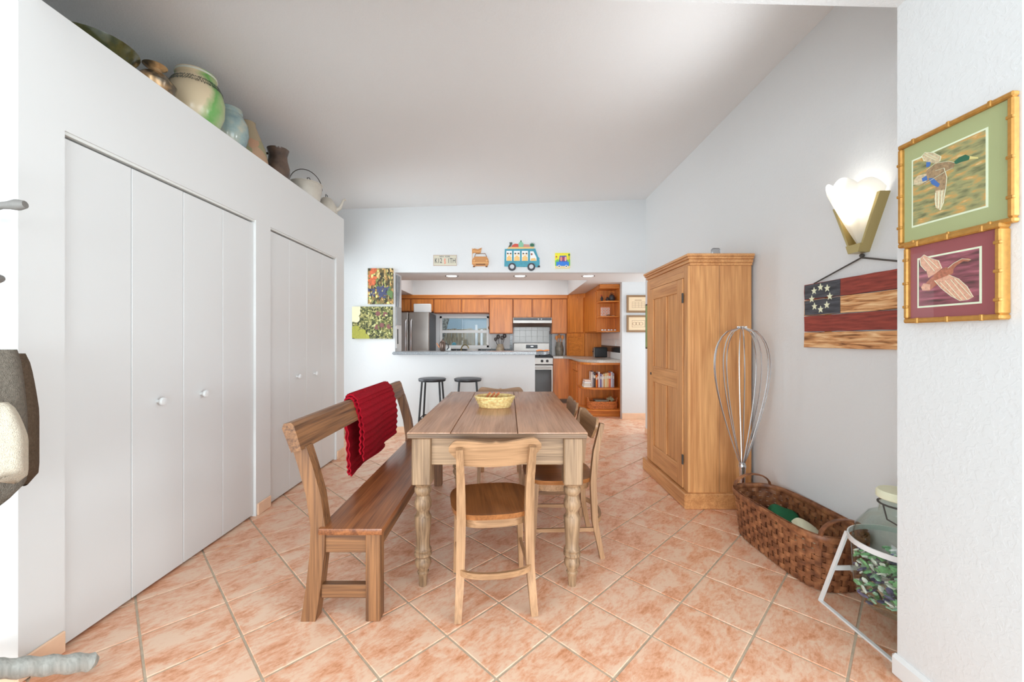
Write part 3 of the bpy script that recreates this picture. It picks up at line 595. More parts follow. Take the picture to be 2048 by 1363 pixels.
# framed prints on the wall stub
for (p0, p1, q0, q1, lab, nm) in ((1253, 1300, 590, 625, 'brown framed house drawing, upper of the pair', 'h'), (1253, 1300, 630, 664, 'brown framed oval drawing, lower of the pair', 'o')):
    x0, x1 = px(p0, 6.3), px(p1, 6.3)+.0; z1, z0 = 1.25+(677-q0)*6.3/F, 1.25+(677-q1)*6.3/F
    t = thing('framed_drawing', lab, 'picture', ((x0+x1)/2, 6.3, z0)); y1 = 6.299
    fm = plain('brown_frame', C(134, 104, 74), .5); w = .03
    for a in ((x0, x0+w, z0, z1), (x1-w, x1, z0, z1), (x0+w, x1-w, z0, z0+w), (x0+w, x1-w, z1-w, z1)): obj('frame_bar', B(a[0], a[1], y1-.022, y1, a[2], a[3], .003), fm, t, 0)
    obj('print', B(x0+w, x1-w, y1-.01, y1, z0+w, z1-w), plain('tan_mat', C(232, 190, 158), .8), t, 0)
    b = BM(); cx, cz = (x0+x1)/2, (z0+z1)/2; ln = plain('ink', C(130, 96, 74), .8)
    if nm == 'h':
        for k in range(4): box(b, cx-.10, cx+.10, y1-.0112, y1-.0101, cz-.06+k*.03, cz-.057+k*.03)
        for k in range(5): box(b, cx-.10+k*.05, cx-.098+k*.05, y1-.0112, y1-.0101, cz-.06, cz+.03)
        box(b, cx-.06, cx+.05, y1-.0112, y1-.0101, cz+.055, cz+.062)
    else:
        for k in range(3): tube(b, [(cx-.06+k*.05+.03*math.cos(a), y1-.0105, cz+.025*math.sin(a)) for a in [j*PI/8 for j in range(16)]], .002, 4, True)
        for q in ((cx-.10, cx+.10, cz+.05, cz+.053), (cx-.10, cx+.10, cz-.053, cz-.05), (cx-.10, cx-.097, cz-.05, cz+.05), (cx+.097, cx+.1, cz-.05, cz+.05)): box(b, q[0], q[1], y1-.0112, y1-.0101, q[2], q[3])
    obj('drawing', b, ln, t, 0)

# ------------------------------------------------------------------ art on the far wall
def W5(cx, cy): return ((840+cx/6.4-1017)*YF/F, 1.25+(677-(470+cy/6.4))*YF/F)
FW = lambda u, v, d: (u, YF-.001-d, v)
def cut(name, pts, mat, parent, d0, d1, smooth=0):
    b = BM(); prism(b, [W5(*p) for p in pts], FW, d0, d1); return obj(name, b, mat, parent, smooth)
def rc(x0, y0, x1, y1): return [(x0, y0), (x1, y0), (x1, y1), (x0, y1)]
def circ(cx, cy, r, n=20, ry=None): return [(cx+r*math.cos(2*PI*k/n), cy+(ry or r)*math.sin(2*PI*k/n)) for k in range(n)]
def text(s, size, mat, parent, loc, rot, name='lettering', ext=.0006, sx=1):
    cu = bpy.data.curves.new('t', 'FONT'); cu.body = s; cu.size = size; cu.align_x = 'CENTER'; cu.align_y = 'CENTER'; cu.extrude = ext
    to = bpy.data.objects.new('t', cu); COL.objects.link(to); dg = bpy.context.evaluated_depsgraph_get()
    me = bpy.data.meshes.new_from_object(to.evaluated_get(dg)); bpy.data.objects.remove(to)
    me.transform(Matrix.Translation(loc) @ rot @ Matrix.Diagonal((sx, 1, 1, 1)))
    me.materials.clear(); me.materials.append(M[mat] if isinstance(mat, str) else mat)
    me.transform(ROOT[parent.name]); o = bpy.data.objects.new(name, me); COL.objects.link(o); o.parent = parent; return o
RX = Matrix.Rotation(PI/2, 4, 'X')
def at5(cx, cy, y): u, v = W5(cx, cy); return (u, y, v)
t = thing('license_plate', 'cream license plate reading NEW YORK K12 1TH', 'license plate', at5(320, 392, YF))
cut('plate', rc(172, 255, 470, 392), plain('plate_cream', C(186, 180, 162), .4), t, 0, .004); edge = plain('plate_edge', C(156, 112, 92), .5)
for r_ in (rc(172, 255, 470, 259), rc(172, 388, 470, 392), rc(172, 259, 175, 388), rc(467, 259, 470, 388)): cut('rim', r_, edge, t, .004, .006)
ink = plain('plate_ink', C(52, 56, 60), .5)
text('K12', .092, ink, t, at5(236, 330, YF-.0055), RX, sx=.66); text('1TH', .092, ink, t, at5(405, 330, YF-.0055), RX, sx=.66); text('NEW  YORK', .026, plain('navy_ink', C(40, 50, 80), .5), t, at5(318, 276, YF-.0055), RX)
cut('emblem', [(312, 300), (322, 296), (330, 312), (324, 330), (332, 350), (326, 368), (310, 368), (314, 345), (308, 325)], plain('faded_red', C(206, 138, 118), .5), t, .004, .0055)
t = thing('wooden_car', 'pale wooden car cutout flying a flag', 'wall art', at5(770, 408, YF))
w1 = plain('light_ply', C(198, 148, 92), .5); w2 = plain('mid_ply', C(176, 122, 70), .5); w3 = plain('dark_ply', C(120, 78, 44), .6)
cut('car_body', [(672, 372), (668, 330), (682, 295), (705, 275), (850, 275), (872, 300), (882, 340), (876, 382), (860, 398), (690, 398)], w2, t, 0, .012)
cut('bumper', rc(676, 348, 872, 366), w1, t, .012, .018); cut('grille', rc(716, 368, 836, 384), w3, t, .012, .016)
for x in (695, 855): cut('headlamp', circ(x, 330, 12), w1, t, .012, .02)
for x in (692, 852): cut('wheel', rc(x-12, 396, x+12, 410), w3, t, 0, .02)
b = BM(); tube(b, [at5(698, 278, YF-.008), at5(716, 238, YF-.008), at5(836, 238, YF-.008), at5(856, 278, YF-.008)], .004, 6); obj('windshield_frame', b, w3, t)
cut('flag_pole', rc(666, 165, 671, 375), w1, t, 0, .008)
cut('flag', [(671, 180), (700, 172), (740, 182), (790, 162), (778, 230), (735, 236), (700, 228), (671, 236)], w2, t, 0, .008); cut('flag_stripe', [(700, 200), (740, 206), (782, 192), (781, 206), (740, 218), (700, 212)], w1, t, .008, .010); cut('flag_disc', circ(690, 206, 10), w1, t, .008, .011)
t = thing('bus_plaque', 'teal painted bus plaque with passengers and roof luggage', 'wall art', at5(1300, 458, YF))
teal = plain('teal_paint', C(52, 132, 150), .4, var=.15, vscale=30); flesh = plain('painted_skin', C(232, 186, 146), .5); wht = plain('painted_white', C(226, 224, 214), .5); org = plain('painted_orange', C(232, 174, 110), .5); dkp = plain('painted_dark', C(44, 44, 50), .5)
cut('bus_body', [(1086, 180), (1475, 175), (1500, 250), (1530, 330), (1528, 412), (1080, 402), (1080, 385)], teal, t, 0, .016)
for x0, x1 in ((1105, 1178), (1200, 1280), (1302, 1382)):
    cut('window', rc(x0, 205, x1, 332), wht, t, .016, .018); cut('shirt', [(x0+4, 332), (x0+8, 285), ((x0+x1)/2, 262), (x1-8, 285), (x1-4, 332)], org, t, .018, .021)
    for k in (-.25, .25): cut('passenger_head', circ((x0+x1)/2+(x1-x0)*k, 252, 13, 14), flesh, t, .018, .022); cut('passenger_hair', circ((x0+x1)/2+(x1-x0)*k, 238, 13, 12, 8), dkp, t, .022, .024)
cut('window', [(1408, 210), (1450, 210), (1490, 290), (1492, 332), (1408, 332)], wht, t, .016, .018); cut('shirt', [(1412, 332), (1420, 300), (1470, 296), (1488, 332)], org, t, .018, .021); cut('passenger_head', circ(1428, 248, 13, 14), plain('painted_brown', C(130, 80, 60), .5), t, .018, .022)
for x in (1178, 1424):
    cut('wheel', circ(x, 408, 50, 24), dkp, t, .002, .022); cut('hub_cap', circ(x, 406, 28, 18), plain('hub_grey', C(176, 180, 184), .4), t, .022, .025)
cut('roof_rack', [(1105, 180), (1140, 155), (1455, 150), (1462, 180)], org, t, 0, .012)
for p_, c in (([(1170, 155), (1180, 130), (1215, 112), (1255, 115), (1262, 155)], (180, 66, 50)), ([(1262, 155), (1262, 105), (1282, 85), (1300, 85), (1322, 108), (1322, 155)], (120, 170, 140)), ([(1322, 155), (1328, 118), (1395, 124), (1405, 155)], (176, 126, 110)), ([(1284, 88), (1286, 70), (1298, 70), (1300, 88)], (60, 120, 84)), ([(1130, 155), (1150, 120), (1145, 95), (1180, 95), (1182, 110), (1160, 150)], (70, 74, 66))): cut('luggage', p_, plain('luggage', C(*c), .5), t, 0, .014)
star = []
for k in range(20): a = k*PI/10; r_ = 38 if k % 2 == 0 else 18; star.append((1436+r_*math.cos(a), 128+r_*.85*math.sin(a)))
cut('palm_leaves', star, plain('painted_green', C(36, 92, 66), .5), t, 0, .015)
cut('bumper', rc(1505, 392, 1534, 412), dkp, t, .0, .02); cut('mirror', [(1500, 270), (1530, 300), (1524, 318), (1500, 290)], teal, t, .004, .02)
t = thing('truck_painting', 'small square painting of a blue truck under yellow sky', 'painting', at5(1823, 425, YF))
cut('canvas', rc(1728, 232, 1918, 425), plain('yellow_paint', C(240, 202, 40), .5, var=.08, vscale=40), t, 0, .02)
blue = plain('blue_paint', C(40, 112, 196), .5); grn = plain('green_paint', C(110, 176, 70), .5)
cut('field', [(1728, 330), (1760, 310), (1800, 335), (1918, 315), (1918, 395), (1728, 395)], grn, t, .02, .021); cut('road', rc(1728, 395, 1918, 425), plain('sand_paint', C(206, 186, 140), .5), t, .02, .0213)
cut('truck_cab', [(1775, 345), (1785, 268), (1870, 266), (1885, 345)], plain('blue_dark', C(60, 80, 150), .5), t, .021, .023); cut('truck_bed', rc(1742, 345, 1902, 398), blue, t, .021, .024)
for x, c in ((1804, (226, 130, 100)), (1835, (150, 50, 90)), (1860, (230, 160, 150))): cut('figure', circ(x, 308, 14, 14, 30), plain('figure_paint', C(*c), .5), t, .023, .025)
for x in (1778, 1868): cut('truck_wheel', circ(x, 402, 17, 16), wht, t, .024, .026); cut('wheel_hub', circ(x, 402, 9, 12), dkp, t, .026, .027)
cut('tree_crown', circ(1905, 255, 13, 12), plain('tree_paint', C(40, 110, 60), .5), t, .021, .023); cut('tree_trunk', rc(1902, 265, 1908, 318), plain('trunk_paint', C(110, 80, 50), .5), t, .021, .022); cut('flower', circ(1744, 280, 10, 12), rd, t, .021, .023)
# the two canvas photographs: print layers as coloured shapes over a leaf-pattern canvas
def canvas(name, label, x0, x1, z0, z1, base, shapes):
    t = thing(name, label, 'canvas print', ((x0+x1)/2, YF, z0)); obj('canvas', B(x0, x1, YF-.034, YF-.001, z0, z1, .002), base, t, 0)
    for nm, u, v, r, m, sq in shapes:
        cx, cz = x0+u*(x1-x0), z0+v*(z1-z0); b = BM(); n = 14
        prism(b, [(min(max(cx+r*math.cos(2*PI*k/n), x0), x1), min(max(cz+r*sq*math.sin(2*PI*k/n), z0), z1)) for k in range(n)], FW, .0332, .0345+random.random()*.002); obj(nm, b, m, t, 0)
leafs = ramp_noise('grape_leaf_print', [(.25, C(50, 46, 30)), (.42, C(108, 92, 54)), (.55, C(160, 120, 66)), (.68, C(206, 178, 120)), (.8, C(96, 110, 60))], 48, .6, 'col', vec=(1, 1, .6))
leaf2 = ramp_noise('apple_leaf_print', [(.2, C(40, 44, 24)), (.42, C(84, 88, 48)), (.58, C(122, 118, 66)), (.75, C(176, 168, 110)), (.9, C(70, 76, 40))], 52, .6, 'col')
gp = plain('grape_blue', C(62, 66, 96), .5, var=.25, vscale=90); rust = plain('rust_leaf', C(188, 96, 60), .6, var=.3, vscale=40); yel = plain('yellow_green', C(196, 190, 120), .6)
sh = []
random.seed(3)
for k in range(16): sh.append(('leaf_print', random.uniform(.03, .32), random.uniform(.55, .97), random.uniform(.014, .03), rust, random.uniform(.5, 1.5)))
for k in range(60):
    v = random.uniform(.18, .5); w = .05+.2*(v-.12); sh.append(('grape_print', .6+random.uniform(-w, w)*2, v, .0135, gp, 1))
for k in range(14): sh.append(('grape_print', random.uniform(.05, .28), random.uniform(.22, .42), .012, gp, 1))
for k in range(14): sh.append(('leaf_print', random.uniform(.02, .98), random.uniform(.02, .98), random.uniform(.008, .018), yel, random.uniform(.6, 1.6)))
for k in range(8): sh.append(('leaf_print', random.uniform(.75, .98), random.uniform(.1, .6), random.uniform(.015, .03), plain('leaf_green', C(86, 110, 64), .6), 1.3))
canvas('grape_canvas', 'canvas photo of dark grapes and rusty vine leaves', -1.859, -1.527, 1.708, 2.18, leafs, sh)
sh = []
skyp = plain('print_sky', C(232, 204, 170), .6); lawn = plain('print_lawn', C(150, 148, 62), .6, var=.15, vscale=60); plum = plain('apple_plum', C(112, 70, 66), .5, var=.2, vscale=40); lg = plain('leaf_light', C(176, 176, 124), .6)
for u, v, r in ((.0, .98, .075), (.08, .82, .07), (.02, .66, .06), (.1, .62, .05), (.12, .95, .05)): sh.append(('sky_print', u, v, r, skyp, 1))
for u, v, r in ((.05, .15, .08), (.2, .08, .09), (.1, .33, .05), (.3, .05, .07), (.0, .3, .05), (.25, .22, .05)): sh.append(('lawn_print', u, v, r, lawn, .7))
for u, v in ((.64, .78), (.82, .76), (.62, .36), (.74, .42), (.92, .38)): sh.append(('apple_print', u, v, .032, plum, 1))
for k in range(30): sh.append(('leaf_print', random.uniform(.35, .98), random.uniform(.05, .95), random.uniform(.008, .017), lg if k % 2 else plain('leaf_mid', C(104, 110, 58), .6), random.uniform(.5, 1.6)))
canvas('apple_canvas', 'canvas photo of dark apples in a leafy orchard tree', -2.065, -1.534, 1.25, 1.675, leaf2, sh)

# ------------------------------------------------------------------ dining table
TX0, TX1, TY0, TY1, TZ = -.502, .391, 1.99, 3.53, .79
t = thing('dining_table', 'long weathered pine farmhouse table with turned legs', 'table', ((TX0+TX1)/2, (TY0+TY1)/2, 0))
xs = [TX0, -.285, .045, TX1]
for k in range(3): obj('plank', box(BM(), xs[k]+.0012, xs[k+1]-.0008, TY0, TY1, TZ-.032, TZ, .006, seg=2), 'top_y', t)
obj('edge_strip', B(TX0+.004, TX1-.004, TY0-.005, TY0+.002, TZ-.030, TZ-.006, .003), 'dark_edge', t, 0)
for x0, x1, y0, y1, m in ((TX0+.06, TX1-.06, TY0+.045, TY0+.07, 'table_x'), (TX0+.06, TX1-.06, TY1-.07, TY1-.045, 'table_x'), (TX0+.025, TX0+.05, TY0+.1, TY1-.1, 'table_y'), (TX1-.05, TX1-.025, TY0+.1, TY1-.1, 'table_y')):
    obj('apron', B(x0, x1, y0, y1, .617, TZ-.033, .003), m, t, 0)
prof = [(.019, 0), (.023, .055), (.03, .07), (.024, .078), (.041, .112), (.041, .125), (.032, .147), (.044, .158), (.044, .168), (.038, .175), (.042, .185), (.034, .195), (.034, .235), (.04, .305), (.043, .35), (.034, .363), (.031, .378), (.043, .405), (.043, .425), (.032, .46), (.043, .478), (.043, .495), (.036, .505), (.046, .52)]
for x in (TX0+.068, TX1-.068):
    for y in (TY0+.068, TY1-.068):
        b = BM(); lathe(b, prof, 20, (x, y, 0)); box(b, x-.048, x+.048, y-.048, y+.048, .52, TZ-.033, .006); obj('leg', b, 'table_z', t)
# bread basket
cx, cy, z0 = -.093, 2.74, TZ
t = thing('bread_basket', 'small oval straw basket on the dining table', 'basket', (cx, cy, z0))
for k in range(6):
    b = BM(); n = 48; rr = .078+.004*k
    tube(b, [(cx+(rr+.002*math.sin(j*12*2*PI/48+k*PI))*1.28*math.cos(j*2*PI/n), cy+(rr+.002*math.sin(j*12*2*PI/48+k*PI))*.95*math.sin(j*2*PI/n), z0+.006+k*.0105) for j in range(n)], .0062, 6, True); obj('weaver', b, 'straw', t)
b = BM(); lathe(b, [(.001, 0), (.082, 0), (.082, .004), (.001, .004)], 24, (cx, cy, z0+.001), 1.25, .93); obj('basket_base', b, 'straw', t)
b = BM(); tube(b, [(cx+.105*1.25*.99*math.cos(j*2*PI/32), cy+.105*.93*math.sin(j*2*PI/32), z0+.07) for j in range(32)], .008, 6, True); obj('rim', b, 'straw', t)
mk = plain('red_wood', C(170, 100, 66), .4)
for k, (dx, lab) in enumerate(((-.05, 'reddish wooden stick leaning left in straw basket'), (-.02, 'reddish wooden stick in the middle of straw basket'), (.01, 'reddish wooden stick leaning right in straw basket'))): tag(obj('wooden_stick', tube(BM(), [(cx+dx-.03, cy+.03, z0+.03), (cx+dx+.02, cy-.02, z0+.098)], .008, 6), mk), lab, 'stick', 'wooden sticks in the straw basket')

# ------------------------------------------------------------------ chairs
def make_chair(label, loc, rz):
    t = thing('dining_chair', label, 'chair', loc, rz, 'beech dining chairs', world=False)
    for s in (-1, 1):
        pts = [(s*.172, -.215, 0), (s*.160, -.175, .2), (s*.156, -.165, .43), (s*.158, -.18, .6), (s*.165, -.215, .765)]
        b = BM(); q = []
        for k in range(17):
            u = k/16*4; i = min(3, int(u)); f_ = u-i; q.append(tuple(pts[i][c]*(1-f_)+pts[i+1][c]*f_ for c in range(3)))
        tube(b, q, [.019+.006*math.sin(PI*k/16) for k in range(17)], 4, flat=(.95, 1.15)); obj('leg', b, 'chair_z', t, 30, label='curved rear leg and back post')
    for s in (-1, 1): b = BM(); tube(b, [(s*.178, .185, 0), (s*.165, .165, .43)], [.017, .024], 4); obj('leg', b, 'chair_z', t, 30)
    # curved crest panel
    b = BM(); n = 24; V = []
    for i in range(n+1):
        u = -1+2*i/n; au = abs(u)
        top = .787-.009*math.cos(u*PI*1.15)+(.006*math.exp(-(u/.06)**2)) - (.03*max(0, au-.88)/.12)
        bot = .665+.02*au**2+ (.06*max(0, au-.72)/.28)
        row = []
        for (z, off) in ((bot, 0), ((bot+top)/2, .0), (top, 0)):
            x = u*.212; y = -.172-.03*(z-.665)/.13+.012*u*u
            row.append((x, y, z))
        V.append(row)
    g = [[b.verts.new(p) for p in r] for r in V]
    for i in range(n):
        for j in range(2): b.faces.new((g[i][j], g[i+1][j], g[i+1][j+1], g[i][j+1]))
    bmesh.ops.recalc_face_normals(b, faces=b.faces); bmesh.ops.solidify(b, geom=list(b.faces), thickness=.014); obj('backrest', b, 'chair_x', t, 50)
    # seat: rounded outline, slightly dished
    out = []
    for k in range(40):
        a = 2*PI*k/40; ca, sa = math.cos(a), math.sin(a); r_ = (abs(ca)**3.2+abs(sa)**3.2)**(-1/3.2)
        out.append((.205*r_*ca*(1+.04*sa), .02+.205*r_*sa))
    b = BM(); top = [b.verts.new((x, y, .452)) for x, y in out]; inn = [b.verts.new((x*.8, .02+(y-.02)*.8, .446)) for x, y in out]; bot = [b.verts.new((x*.985, .02+(y-.02)*.985, .428)) for x, y in out]; cc = b.verts.new((0, .02, .443))
    for k in range(40):
        j = (k+1) % 40; b.faces.new((top[k], top[j], inn[j], inn[k])); b.faces.new((inn[k], inn[j], cc)); b.faces.new((bot[k], bot[j], top[j], top[k]))
    b.faces.new(bot); obj('seat', b, 'seat', t, 60, label='darker polished plywood seat')
    b = BM()
    ring = [(x*.9, .02+(y-.02)*.9) for x, y in out]
    a1 = [b.verts.new((x, y, .428)) for x, y in ring]; a2 = [b.verts.new((x, y, .385)) for x, y in ring]
    for k in range(40): b.faces.new((a1[k], a1[(k+1) % 40], a2[(k+1) % 40], a2[k]))
    bmesh.ops.solidify(b, geom=list(b.faces), thickness=.018); obj('seat_rail', b, 'chair_x', t, 30)
    b = BM(); tube(b, [(.158*math.cos(a), -.175-.075*math.sin(a)*.8+.0, .205) for a in [PI*k/14 for k in range(15)]], .014, 4, flat=(.7, 1.3)); obj('stretcher', b, 'chair_x', t, 30)
    for s in (-1, 1): obj('stretcher', tube(BM(), [(s*.163, -.18, .16), (s*.172, .175, .16)], .011, 4, flat=(.8, 1.3)), 'chair_y', t, 30)
    obj('stretcher', tube(BM(), [(-.168, .17, .27), (.168, .17, .27)], .011, 4, flat=(.8, 1.3)), 'chair_x', t, 30)
    return t
ch = make_chair('beech dining chair at the table end away from the bar', (-.083, 2.02, 0), math.radians(8))
dup(ch, (.315, 2.48, 0), PI/2+.03, 'beech dining chair on the armoire side, farther from the kitchen')
dup(ch, (.30, 3.03, 0), PI/2, 'beech dining chair on the armoire side, closer to the kitchen')
dup(ch, (-.075, 3.60, 0), PI, 'beech dining chair at the table end next to the bar')

# ------------------------------------------------------------------ bench with red throw
t = thing('wooden_bench', 'long old wooden bench with rail back beside the table', 'bench', (-.75, 2.65, 0))
BY = (1.82, 3.47)
for y in BY:
    pts = [(-.885, 0), (-.862, .15), (-.845, .3), (-.842, .42), (-.862, .56), (-.895, .68), (-.925, .775)]
    b = BM(); w = .034; A = []
    poly = [(x-w, z) for x, z in pts]+[(x+w*.9, z) for x, z in reversed(pts)]
    prism(b, poly, lambda u, v, d: (u, d, v), y-.03, y+.03); obj('post', b, 'bench_z', t, 20)
    b = BM(); box(b, -.632, -.568, y-.032, y+.032, 0, .39, .004); obj('leg', b, 'bench_z', t, 0)
    obj('end_rail', B(-.815, -.63, y-.02, y+.02, .30, .385, .003), 'bench_x', t, 0); obj('stretcher', B(-.835, -.63, y-.018, y+.018, .095, .155, .004), 'bench_x', t, 0)
b = BM(); prism(b, [(-.90, .765), (-.945, .755), (-.985, .86), (-.978, .88), (-.945, .885), (-.932, .87)], lambda u, v, d: (u, d, v), BY[0]-.06, BY[1]+.05); obj('back_rail', b, 'bench_y', t, 0)
for x0, x1 in ((-.835, -.552),): obj('seat_board', box(BM(), x0, x1, BY[0]-.05, BY[1]+.05, .39, .42, .008, seg=2), 'bench_seat', t)
obj('front_apron', B(-.60, -.575, BY[0]+.03, BY[1]-.03, .31, .389, .003), 'bench_y', t, 0)
# throw: path over the rail (X,Z), ribbed along Y
path_f = [(-.905, .55), (-.900, .62), (-.895, .70), (-.905, .78), (-.925, .86), (-.94, .893), (-.965, .897), (-.99, .885), (-1.0, .84), (-.985, .74), (-.975, .6), (-.97, .48), (-.965, .42)]
def along(path, s):
    u = s*(len(path)-1); i = min(len(path)-2, int(u)); f_ = u-i; return path[i][0]*(1-f_)+path[i+1][0]*f_, path[i][1]*(1-f_)+path[i+1][1]*f_
def throw_layer(y0, y1, off, zlo, seed):
    def fn(u, v):
        x, z = along(path_f, v); y = y0+(y1-y0)*u
        rib = .004*math.sin(v*150)
        fold = .012*math.sin(u*7+seed)*(abs(v-.45)*2)
        if v < .4: x += off+rib+fold; z -= zlo*(1-v/.4)*(1+.25*math.sin(u*3+seed))
        elif v > .62: x -= off+rib-fold
        else: z += off+rib
        return (x, y+.02*math.sin(v*6)*(u-.5), z)
    b = BM(); grid(b, fn, 26, 150, .008); return b
t = thing('knit_throw', 'red ribbed knit throw draped over the bench rail', 'throw', (-.95, 2.8, .42))
obj('upper_layer', throw_layer(2.46, 3.16, .02, .04, .5), 'red', t, 60); obj('under_layer', throw_layer(2.44, 3.12, .004, .0, 2.), 'red', t, 60)

# ------------------------------------------------------------------ stools
def make_stool(label, loc):
    t = thing('bar_stool', label, 'stool', loc, 0, 'black stools under the bar', world=False)
    b = BM(); lathe(b, [(.001, .735), (.165, .735), (.172, .74), (.172, .752), (.16, .758), (.001, .75)], 32); obj('seat', b, 'stoolseat', t)
    b = BM(); tube(b, [(.16*math.cos(a), .16*math.sin(a), .728) for a in [k*PI/14 for k in range(28)]], .009, 6, True); obj('seat_ring', b, 'black', t)
    for k in range(4):
        a = PI/4+k*PI/2; c, s = math.cos(a), math.sin(a); obj('leg', tube(BM(), [(.15*c, .15*s, .73), (.215*c, .215*s, 0)], .0125, 8), 'black', t)
    b = BM(); tube(b, [(.192*math.cos(PI/4+k*PI/2), .192*math.sin(PI/4+k*PI/2), .27) for k in range(4)], .009, 6, True); obj('foot_rail', b, 'black', t)
    return t
st = make_stool('black metal bar stool next to the red throw', (-.957, 5.08, 0))
dup(st, (-.51, 5.08, 0), .1, 'black metal bar stool behind the straw basket')

# ------------------------------------------------------------------ armoire
AX, AX1, AY0, AY1 = 1.325, 1.795, 2.99, 3.87
t = thing('pine_armoire', 'tall honey pine armoire with panelled door', 'armoire', (1.55, 3.43, 0))
obj('carcass', B(AX+.02, AX1, AY0, AY1, .10, 1.80, .003), 'arm_z', t, 0)
obj('plinth', B(AX-.035, AX1+.01, AY0-.03, AY1+.03, 0, .115, .008), 'arm_y', t, 0)
b = BM()
for k, (o_, z0, z1) in enumerate(((.012, 1.79, 1.81), (.022, 1.81, 1.835), (.034, 1.835, 1.852), (.042, 1.852, 1.872))): box(b, AX+.02-o_, AX1+.0, AY0-o_, AY1+o_, z0, z1, .003)
obj('cornice', b, 'arm_y', t, 0)
for y0, y1 in ((AY0, AY0+.075), (AY1-.075, AY1)): obj('stile', B(AX, AX+.02, y0, y1, .115, 1.79, .002), 'arm_z', t, 0)
obj('top_rail', B(AX, AX+.02, AY0+.075, AY1-.075, 1.71, 1.79, .002), 'arm_y', t, 0)
dY0, dY1, dZ0, dZ1 = AY0+.079, AY1-.079, .12, 1.706
d = obj('door', B(AX+.004, AX+.018, dY0, dY1, dZ0, dZ1), 'arm_z', t, 0)
for (y0, y1, z0, z1, m) in ((dY0, dY0+.10, dZ0, dZ1, 'arm_z'), (dY1-.10, dY1, dZ0, dZ1, 'arm_z'), (dY0+.1, dY1-.1, dZ0, dZ0+.16, 'arm_y'), (dY0+.1, dY1-.1, dZ1-.10, dZ1, 'arm_y'), (dY0+.1, dY1-.1, .86, 1.0, 'arm_y'), ((dY0+dY1)/2-.045, (dY0+dY1)/2+.045, .281, .859, 'arm_z'), ((dY0+dY1)/2-.045, (dY0+dY1)/2+.045, 1.001, dZ1-.101, 'arm_z')):
    obj('door_rail', B(AX-.008, AX+.004, y0, y1, z0, z1, .003), m, d, 0)
for z in (.30, 1.52): obj('hinge', B(AX-.011, AX-.004, dY0-.012, dY0+.008, z, z+.075, .001), 'rope', t, 0)
b = BM(); lathe(b, [(.012, 0), (.012, .004), (.001, .006)], 12); b.transform(Matrix.Translation((AX-.009, dY1-.05, .93)) @ Matrix.Rotation(-PI/2, 4, 'Y')); obj('keyhole', b, 'rope', t)
obj('board_joint', B(1.555, 1.557, AY0-.0006, AY0, .12, 1.79), 'table_z', t, 0)
b = BM(); box(b, 1.555, 1.625, 3.10, 3.115, 1.873, 1.945, .012, seg=1); tag(obj('metal_plaque', b, plain('grey_metal', C(150, 150, 152), .35, .6)), 'small grey metal plate standing on the armoire', 'plaque')

# ------------------------------------------------------------------ giant whisk
wx, wy = 1.60, 2.775
t = thing('giant_whisk', 'giant decorative wire whisk standing beside the armoire', 'whisk', (wx, wy, 0))
obj('handle', lathe(BM(), [(.016, 0), (.02, .01), (.019, .32), (.023, .36), (.022, .40), (.001, .40)], 14, (wx, wy, 0)), 'chrome', t)
b = BM(); lathe(b, [(.024, 0), (.026, .012), (.024, .024)], 14, (wx, wy, .365)); obj('collar', b, 'chrome', t)
for k in range(5):
    a = k*PI/5+.1; ca, sa = math.cos(a), math.sin(a)*.55; pts = []
    for j in range(41):
        s = -1+2*j/40; q = abs(s)   # q=0 top, 1 bottom
        z = 1.33-.95*q**1.15 if q > 0 else 1.33
        w = .245*math.sin(PI*min(1, (1-q)**.62*1.0)*1.0)**.9 if q < 1 else 0
        # teardrop: wide near the upper third
        zz = (z-.38)/.95; w = .213*max(0, (zz**.9))*math.sqrt(max(0, 1-zz**3.2))*1.42+.008
        pts.append((wx-.002*zz+w*ca*(1 if s > 0 else -1), wy+w*sa*(1 if s > 0 else -1), z))
    obj('wire', tube(BM(), pts, .0042, 6), 'chrome', t)
b = BM()
for k in range(7): sphere(b, (wx-.03+k*.01, wy-.004*(k % 2), 1.331), .006, n=8)
obj('wire_tie', b, 'chrome', t)

# ------------------------------------------------------------------ splint basket with cloths
def bask_pt(a, f, z):  # rounded rectangle, flare with height fraction f
    ca, sa = math.cos(a), math.sin(a); e = .55; hx, hy = .15+.022*f, .34+.03*f
    x = hx*math.copysign(abs(ca)**e, ca); y = hy*math.copysign(abs(sa)**e, sa)
    yaw = .06; return (1.628+x*math.cos(yaw)-y*math.sin(yaw), 2.33+x*math.sin(yaw)+y*math.cos(yaw), z)
t = thing('splint_basket', 'large dark woven splint laundry basket against the wall', 'basket', (1.58, 2.33, 0))
BH = .285; NS = 44; rows = 9
def param(n):   # equal arc length parameterisation
    P_ = [bask_pt(2*PI*k/720, 0, 0) for k in range(721)]; L = [0]
    for p, q in zip(P_, P_[1:]): L.append(L[-1]+math.dist(p, q))
    out = []; j = 0
    for k in range(n):
        s = L[-1]*k/n
        while L[j+1] < s: j += 1
        out.append(2*PI*(j+(s-L[j])/(L[j+1]-L[j]))/720)
    return out
AS = param(NS*4)
def offp(a, f, z, o_):
    p = Vector(bask_pt(a, f, z)); q = Vector(bask_pt(a+.01, f, z)); d_ = (q-p); d_.z = 0; d_.normalize(); n_ = Vector((d_.y, -d_.x, 0)); return p+n_*o_
for k in range(NS):
    b = BM(); ia = AS[k*4]
    def fn(u, v, ia=ia, k=k):
        z = .004+BH*v; f_ = v; p = offp(ia, f_, z, 0); q = offp(ia+.001, f_, z, 0); d_ = (q-p); d_.normalize(); return p+d_*(u-.5)*.026
    grid(b, fn, 1, 6, .0025); obj('stake', b, 'basket', t, 0)
